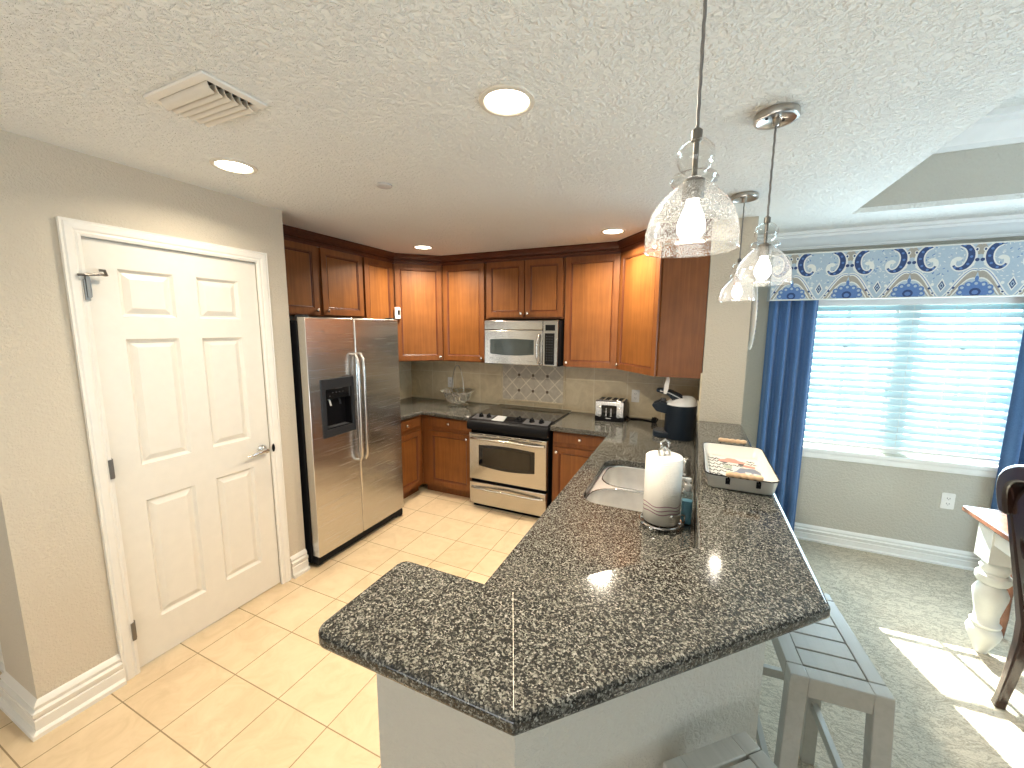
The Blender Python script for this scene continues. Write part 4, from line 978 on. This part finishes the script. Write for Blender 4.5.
bl = thing('window_blind', 'white horizontal slat blind in the dining window', 'blind', (1.42, 3.845, WZ0))
mb = MB(); tl = math.atan(.806); BX0, BX1 = WX0+.006, WX1-.006
mb2 = MB(); zs = .865
while zs < 1.885:
    c_, s_ = cos(tl)*.030, sin(tl)*.030
    a = (3.845-c_, zs-s_); b = (3.845+c_, zs+s_); nx, nz = -sin(tl)*.0013, cos(tl)*.0013; m_ = ((a[0]+b[0])/2+nx*1.8, (a[1]+b[1])/2+nz*1.8)
    prf = [a, (m_[0]-nx, m_[1]-nz), b, (b[0]+nx, b[1]+nz), (m_[0]+nx, m_[1]+nz), (a[0]+nx, a[1]+nz)]
    mb.loft([[(x, p, q) for p, q in prf] for x in (BX0, BX1)]); zs += .053
obj('slats', mb, 'slat', bl, smooth=False)
mb = MB(); mb.box(BX0, BX1, 3.818, 3.872, 1.895, 1.948); obj('head_rail', mb, 'trim2', bl, bevel=.004)
mb = MB(); mb.box(BX0, BX1, 3.822, 3.868, .812, .832); obj('bottom_rail', mb, 'trim2', bl, bevel=.004)
for x in (.98, 1.20, 1.42, 1.64, 1.86):
    mb = MB(); mb.cyl((x, 3.824, .83), (x, 3.824, 1.90), .0014, seg=6); mb.cyl((x, 3.866, .83), (x, 3.866, 1.90), .0014, seg=6); obj('ladder_cord', mb, 'white', bl)
# valance: box cornice with a printed ogee pattern
va = thing('window_valance', 'blue and white patterned fabric valance over the window', 'valance', (1.4, 3.75, 1.93))
VA0, VA1, VZ0, VZ1, VY = .512, 2.36, 1.933, 2.272, 3.68
mb = MB(); mb.box(VA0, VA1, VY, VY+.016, VZ0, VZ1); mb.box(VA0, VA1, VY+.016, YW-.001, VZ1-.014, VZ1); mb.box(VA0, VA0+.012, VY+.016, YW-.001, VZ0, VZ1-.014); mb.box(VA1-.012, VA1, VY+.016, YW-.001, VZ0, VZ1-.014)
def ribbon(pts, w, mi, lift=.0006):
    mb.cur = mi; n = len(pts); ws = w if isinstance(w, list) else [w]*n; A_ = []; B_ = []
    for i in range(n):
        a = Vector(pts[max(0, i-1)]); b = Vector(pts[min(n-1, i+1)]); d = (b-a).normalized(); q = Vector((-d.y, d.x))*ws[i]/2; p = Vector(pts[i])
        A_.append(p+q); B_.append(p-q)
    cl_ = lambda p: (min(max(p.x, VA0+.002), VA1-.002), VY-lift, min(max(p.y, VZ0+.002), VZ1-.002))
    vs_ = [cl_(p) for p in A_]+[cl_(p) for p in B_]
    mb.add(vs_, [(i, i+1, n+i+1, n+i) for i in range(n-1)])
def disc(x, z, rx, rz, mi, lift, n=14):
    mb.cur = mi; c = [(x+rx*cos(2*pi*k/n), z+rz*sin(2*pi*k/n)) for k in range(n)]
    if x-rx < VA0+.002 or x+rx > VA1-.002: return
    mb.add([(a, VY-lift, min(max(b, VZ0+.002), VZ1-.002)) for a, b in c], [tuple(range(n))])
U = .335; hgt = VZ1-VZ0
for k in range(-1, 7):
    cx = VA0+.135+U*k; 
    for sg in (-1, 1):
        # taupe shoulder round the flower fan, then cream ogee stripe above it
        og = [(cx+sg*(.005+.5*U*t), VZ0+.15+.02-.19*(3*t*t-2*t*t*t)+.03*sin(pi*t)) for t in [i/12 for i in range(13)]]
        ribbon([(x, z-.028) for x, z in og], .045, 4, .0005)
        ribbon(og, .020, 1, .0009); ribbon([(x, z-.055) for x, z in og], .008, 1, .0008)
        ribbon([(x, z) for x, z in og], .004, 2, .0012)
        # comma scrolls facing each other over the medallion, cream outside and navy inside
        mx = cx+U/2
        key = [(.070, .336), (.104, .318), (.124, .280), (.122, .232), (.100, .192), (.066, .182), (.044, .204), (.046, .236), (.066, .246), (.078, .232)]
        P = []
        for q in range(len(key)-1):
            p0, p1, p2, p3 = key[max(0, q-1)], key[q], key[q+1], key[min(len(key)-1, q+2)]
            for t in (0, .25, .5, .75):
                P.append(tuple(.5*(2*p1[i]+(p2[i]-p0[i])*t+(2*p0[i]-5*p1[i]+4*p2[i]-p3[i])*t*t+(3*p1[i]-p0[i]-3*p2[i]+p3[i])*t**3) for i in (0, 1)))
        n_ = len(P); W2 = [.020+.018*sin(pi*min(1, i/(n_*.62)))-.012*(i/n_) for i in range(n_)]
        spi = [(mx+sg*x, VZ0+z) for x, z in P]
        ribbon([(mx+sg*(x+.022), VZ0+z-.004) for x, z in P[:n_*6//10]], .014, 1, .0009)
        ribbon(spi, [w+.016 for w in W2], 1, .0011)
        ribbon(spi[:n_*7//10], W2[:n_*7//10], 3, .0015)
        for q in range(6):
            p = spi[2+q*4]; disc(p[0], p[1], .008, .008, 2, .0019, 8)
        # taupe point with dots between the scroll pairs
        disc(cx+sg*.010, VZ0+.300, .020, .034, 4, .0007+.00005*sg, 10); disc(cx+sg*.020, VZ0+.300, .011, .014, 1, .0013, 10); disc(cx+sg*.020, VZ0+.300, .006, .008, 3, .0015, 8)
        disc(cx+sg*.013, VZ0+.235, .011, .011, 3, .0014, 10); disc(cx+sg*.030, VZ0+.205, .008, .008, 1, .0013, 10)
        disc(cx+sg*.128, VZ0+.028, .012, .010, 1, .0014, 10); disc(cx+sg*.128, VZ0+.028, .007, .006, 3, .0016, 8)
        disc(cx+sg*.108, VZ0+.060, .008, .008, 3, .0014, 8); disc(cx+sg*.122, VZ0+.085, .009, .011, 1, .0012, 8)
    # flower fan at the bottom
    for a in (-75, -50, -25, 0, 25, 50, 75):
        r0 = .085 if abs(a) < 60 else .074
        disc(cx+r0*sin(rad(a)), VZ0+.012+r0*cos(rad(a))*.85, .019, .019, 2, .0012, 10); disc(cx+r0*sin(rad(a)), VZ0+.012+r0*cos(rad(a))*.85, .009, .009, 0, .0014, 8)
    disc(cx, VZ0+.030, .062, .066, 2, .0011); disc(cx, VZ0+.03, .028, .026, 3, .0013); disc(cx, VZ0+.028, .016, .014, 2, .0015); disc(cx, VZ0+.115, .010, .018, 2, .0013, 8)
    # pointed medallion between the flowers
    mx = cx+U/2
    for rr, mi, lf in ((.030, 1, .0010), (.021, 3, .0013), (.013, 0, .0016), (.007, 3, .0018)):
        mb.cur = mi
        if mx+rr < VA1-.01 and mx-rr > VA0+.01: mb.add([(mx, VY-lf, VZ0+.075-rr*1.5), (mx+rr*.8, VY-lf, VZ0+.075), (mx, VY-lf, VZ0+.075+rr*1.7), (mx-rr*.8, VY-lf, VZ0+.075)], [(0, 1, 2, 3)])
    for q in range(70):  # fine blue sprigs in the ground
        a = random.uniform(0, 2*pi); x = mx+random.uniform(-.10, .10); z = VZ0+random.uniform(.10, .33); d = .012
        ribbon([(x, z), (x+d*cos(a), z+d*sin(a))], .0045, (2, 1, 1)[q % 3], .0004)
# a panel seam
obj('fabric_box', mb, ['val_base', 'val_white', 'val_blue', 'val_navy', 'val_tan'], va, smooth=False)
mb = MB(); mb.tube([(VA0, VY-.001, VZ0+.002), (VA1, VY-.001, VZ0+.002)], .005, 8); mb.tube([(VA0, VY-.001, VZ1-.002), (VA1, VY-.001, VZ1-.002)], .005, 8); obj('piping', mb, 'val_white', va)
# curtains
def curtain(label, x0, x1, folds, seed):
    rn = random.Random(seed); mb = MB(); n = folds*12; Z = [1.945, 1.6, 1.1, .6, .02]; loops = []
    ph = [rn.uniform(-.5, .5) for _ in range(folds+1)]
    for side in (0, 1):
        rows = []
        for z in Z:
            k = (1.945-z)/1.9; row = []
            for i in range(n+1):
                t = i/n; a = t*folds*2*pi+ph[int(t*folds)]*.4+.25*k*sin(5*t+seed)
                amp = (.026+.008*k)*(1+.22*sin(3.1*i/12+seed))
                row.append((x0+(x1-x0)*t+.006*sin(a*2)*k, 3.752+amp*cos(a)+(.003 if side else 0), z))
            rows.append(row)
        loops.append(rows)
    m = n+1
    for rows in loops:
        vs_ = [p for r in rows for p in r]
        mb.add(vs_, [(j*m+i, j*m+i+1, (j+1)*m+i+1, (j+1)*m+i) for j in range(len(Z)-1) for i in range(n)])
    o = obj('curtain', mb, 'curtain', ang=80); return tag(o, label, 'curtain')
curtain('blue floor-length curtain panel at the left side of the window', .526, .846, 4, 2)
curtain('blue floor-length curtain panel at the right side of the window behind the carved chair', 1.955, 2.33, 4, 5)
# decorated plate hung on the column's side, seen edge-on
wp = thing('wall_plate', 'blue and white patterned plate hung on the column side, seen edge-on', 'plate', (XP1, 3.33, 1.78))
mb = MB(); mb.lathe([(.001, .004), (.12, .004), (.17, .012), (.205, .019), (.212, .021), (.212, .017), (.17, .001), (.12, .0), (.001, .0)], (0, 0, 0), 40)
mb.v = [(XP1+.001+p[2]*1.7, 3.34+p[0], 1.80+p[1]*1.1) for p in mb.v]; obj('dish', mb, 'trim2', wp)
mb = MB()
for k in range(40):
    a = 2*pi*k/40; c = Vector((XP1+.037, 3.34+.200*cos(a), 1.80+.220*sin(a))); mb.sphere(c, .0095 if k % 2 else .007, 8, .5, 1, 1)
obj('rim_dots', mb, 'val_navy', wp)

# ------------------------------------------------------------------ stools
st = thing('bar_stool', 'grey slatted backless bar stool standing beside the bar on the carpet', 'stool', (.4125, 1.492, .0045), rad(4), 'grey bar stools')
SL, SW, SH = .46, .238, .7355
bx = lambda *a: MB().box(*a)
for s_ in (-1, 1):
    obj('side_rail', bx(*sorted((s_*SW/2, s_*(SW/2-.042))), -SL/2+.047, SL/2-.047, SH-.055, SH), 'stool', st, bevel=.003, world=False)
    obj('end_rail', bx(-SW/2+.0435, SW/2-.0435, *sorted((s_*SL/2, s_*(SL/2-.045))), SH-.062, SH-.0005), 'stool', st, bevel=.003, world=False)
ns = 5; span = SL-.09-.008; pw = span/ns
for k in range(ns):
    y0 = -SL/2+.045+.006+k*pw
    obj('seat_slat', bx(-SW/2+.0435, SW/2-.0435, y0, y0+pw-.006, SH-.018, SH-.001), 'stool', st, bevel=.002, world=False)
for sx in (-1, 1):
    for sy in (-1, 1):
        def lp(z):
            k = (SH-z)/SH; x = sx*(SW/2-.0225+.022*k); y = sy*(SL/2-.0225+.045*k); return (x, y, z)
        q = .0225
        mb = MB(); mb.loft([[(lp(z)[0]+a*q, lp(z)[1]+b*q, z) for a, b in ((-1, -1), (1, -1), (1, 1), (-1, 1))] for z in (0, SH)]); obj('leg', mb, 'stool', st, bevel=.003, world=False)
def lc(sx, sy, z):
    k = (SH-z)/SH; return (sx*(SW/2-.0225+.022*k), sy*(SL/2-.0225+.045*k), z)
for s_ in (-1, 1):
    a, b = Vector(lc(s_, -1, .27)), Vector(lc(s_, 1, .27)); mb = MB(); mb.tube([a+Vector((0, .022, 0)), b-Vector((0, .022, 0))], 1, rect=(.02, .036)); obj('stretcher', mb, 'stool', st, bevel=.002, world=False)
    a, b = Vector(lc(-1, s_, .36)), Vector(lc(1, s_, .36)); mb = MB(); mb.tube([a+Vector((.022, 0, 0)), b-Vector((.022, 0, 0))], 1, rect=(.02, .036)); obj('stretcher', mb, 'stool', st, bevel=.002, world=False)
TH = rad(42); c45 = Vector((.172, 1.012)); e_ = Vector((sin(TH), -cos(TH))); w_ = Vector((-cos(TH), -sin(TH)))
ctr = c45+e_*SL/2+w_*SW/2
dup(st, (ctr.x, ctr.y, .0045), TH, 'grey slatted backless bar stool at the bottom edge, end towards the angled half wall', 'grey bar stools')

# ------------------------------------------------------------------ dining table and chairs
dt = thing('dining_table', 'dining table with red-brown top and turned cream legs at the window', 'table', (1.9, 2.2, 0))
mb = MB(); mb.prism(rrect(1.40, 2.45, 1.45, 2.93, .012, 3), .730, .760); obj('tabletop', mb, 'redwood', dt, bevel=.006, seg=3)
mb = MB(); mb.frame(lambda u, v, d: (u, v, .729-d), 1.455, 2.388, 1.512, 2.868, 1.478, 2.365, 1.535, 2.845, 0, .10); obj('apron', mb, 'tablewhite', dt, smooth=False)
LP = [(.030, 0), (.036, .02), (.055, .055), (.074, .095), (.082, .125), (.074, .145), (.060, .152), (.070, .162), (.072, .172), (.058, .186), (.056, .22), (.066, .27), (.078, .32), (.080, .345), (.066, .375), (.052, .390), (.070, .40), (.082, .42), (.078, .445), (.058, .455), (.064, .468), (.070, .485), (.060, .505), (.052, .512), (.052, .53)]
for x, y in ((1.505, 2.805), (2.325, 2.805), (1.505, 1.575), (2.325, 1.575)):
    mb = MB(); mb.lathe([(r*.82, z+.0045) for r, z in LP], (x, y, 0), 24); mb.box(x-.058, x+.058, y-.058, y+.058, .525, .729); obj('leg', mb, 'tablewhite', dt, ang=45)
def carved_chair(loc, rz, label):
    c = thing('dining_chair', label, 'chair', loc, rz, 'carved dining chairs')
    Z4 = .0045
    def back_y(z): return -.22+.02*min(1, z/.44)-(max(0, z-.44)/.56)*.112
    for s_ in (-1, 1):
        mb = MB(); zs_ = [Z4, .06, .15, .25, .35, .44, .55, .7, .85, .97]
        pts = [(s_*(.225 if z > .4 else .235-.02*z/.4), back_y(z)-.012*max(0, 1-z/.30)**2, z) for z in zs_]
        mb.tube(pts, [1.0, .9, .95, 1.05, 1.15, 1.2, 1.1, 1.0, .95, .9], rect=(.040, .040), up=(0, 1, 0)); obj('rear_leg', mb, 'mahogany', c, bevel=.008, seg=3, world=False)
        mb = MB(); pts = [(s_*.225, .215, .42), (s_*.235, .235, .36), (s_*.235, .235, .25), (s_*.228, .222, .12), (s_*.23, .235, .04), (s_*.235, .25, Z4+.012)]
        mb.tube(pts, [.036, .034, .025, .018, .018, .024], 12); mb.sphere((s_*.235, .252, Z4+.016), .022, 12, 1, 1.3, .7); obj('front_leg', mb, 'redwood', c, world=False)  # front legs get a lighter wood colour to stand for sunlit mahogany
    mb = MB(); mb.frame(lambda u, v, d: (u, v, .43-d), -.25, .25, -.215, .235, -.2, .2, -.17, .19, 0, .07); obj('seat_rail', mb, 'mahogany', c, bevel=.008, world=False)
    mb = MB(); L_ = [[(x, y, z) for x, y in rrect(-.245+g, .245-g, -.19+g, .235-g, .03, 4)] for g, z in ((.004, .431), (0, .445), (.012, .468), (.05, .480))]; mb.loft(L_); obj('seat_cushion', mb, fabric_seat, c, world=False, ang=60)
    # crest rail: rounded shoulders rising to the middle
    mb = MB(); n = 20; pts = []; rs = []
    for k in range(n+1):
        a = pi*k/n; x = -.235*cos(a); z = .925+.235*sin(a)**.72
        pts.append((x, back_y(z)-.012, z)); rs.append(1.0+.45*sin(a))
    mb.tube(pts, rs, rect=(.050, .050), up=(0, 1, .2)); obj('crest_rail', mb, 'mahogany', c, bevel=.012, seg=3, world=False)
    for off, rr in ((.040, .011), (.060, .011), (.080, .010), (.098, .009)):
        mb = MB(); mb.tube([(-.205*cos(pi*k/n), back_y(.95)-.002, .950+(.20-off)*sin(pi*k/n)**.7) for k in range(n+1)], rr, 8); obj('crest_bead', mb, 'mahogany', c, world=False)
    mb = MB(); mb.tube([(-.215, back_y(.52), .52), (0, back_y(.52), .535), (.215, back_y(.52), .52)], 1, rect=(.03, .045)); obj('lower_rail', mb, 'mahogany', c, bevel=.008, world=False)
    # pierced, carved back panel between the posts, following their lean
    holes = []
    for s_ in (-1, 1):
        for hx, hz, rx, rz in ((.165, .80, .014, .045), (.10, .66, .018, .05), (.055, .83, .016, .05), (.175, .62, .010, .025)):
            holes.append([(s_*hx+rx*cos(2*pi*k/14), hz+rz*sin(2*pi*k/14)) for k in range(14)])
    pl = [(-.213, .53), (.213, .53), (.213, .95), (.12, 1.06), (0, 1.09), (-.12, 1.06), (-.213, .95)]
    mb = MB(); mb.prism_hole(pl, holes, -.009, .009); mb.v = [(p[0], back_y(p[1])-.006+p[2], p[1]) for p in mb.v]
    obj('carved_back_panel', mb, 'mahogany', c, bevel=.003, world=False)
    # pierced splat with scrolls
    def sp(pts2, r): 
        mb = MB(); mb.tube([(x, back_y(z)+.002, z) for x, z in pts2], r, 8); return obj('carved_scroll', mb, 'mahogany', c, world=False)
    for s_ in (-1, 1):
        sp([(s_*(.03+.10*sin(pi*t)), .54+.40*t) for t in [k/14 for k in range(15)]], .012)
        sp([(s_*(.205-.075*sin(pi*t)), .55+.38*t) for t in [k/14 for k in range(15)]], .011)
        for cz, r0 in ((.87, .052), (.70, .046)):
            sp([(s_*(.135)+s_*(r0*(1-.75*t))*cos(7.5*t), cz+(r0*(1-.75*t))*sin(7.5*t)) for t in [k/24 for k in range(25)]], .0085)
        sp([(s_*.19, .62), (s_*.15, .64), (s_*.11, .62), (s_*.09, .58)], .010)
    mb = MB(); mb.sphere((0, back_y(.75), .75), .05, 14, .8, .3, 1.5); obj('carved_scroll', mb, 'mahogany', c, world=False)
    return c
fabric_seat = fabric_mat('cream_seat_fabric', (.45, .40, .32), (.55, .50, .41))
carved_chair((1.605, 2.16, 0), -pi/2, 'dark carved mahogany dining chair at the right edge, back towards the bar')
# second chair at the far end of the table, one front leg shows behind the table leg
d_ = Vector((-.6, -.8)); px = Vector((d_.y, -d_.x))
rz2 = math.atan2(-d_.x, d_.y)
loc2 = Vector((1.66, 2.985))-(Matrix.Rotation(rz2, 2) @ Vector((.235, .25)))
carved_chair((loc2.x, loc2.y, 0), rz2, 'carved mahogany dining chair behind the turned table leg, only its front leg, coloured sunlit red-brown, showing')

# ------------------------------------------------------------------ outdoors
mb = MB(); mb.box(-8, 14, 4.06, 30, -.25, -.15); struct('ground', mb, 'ground')
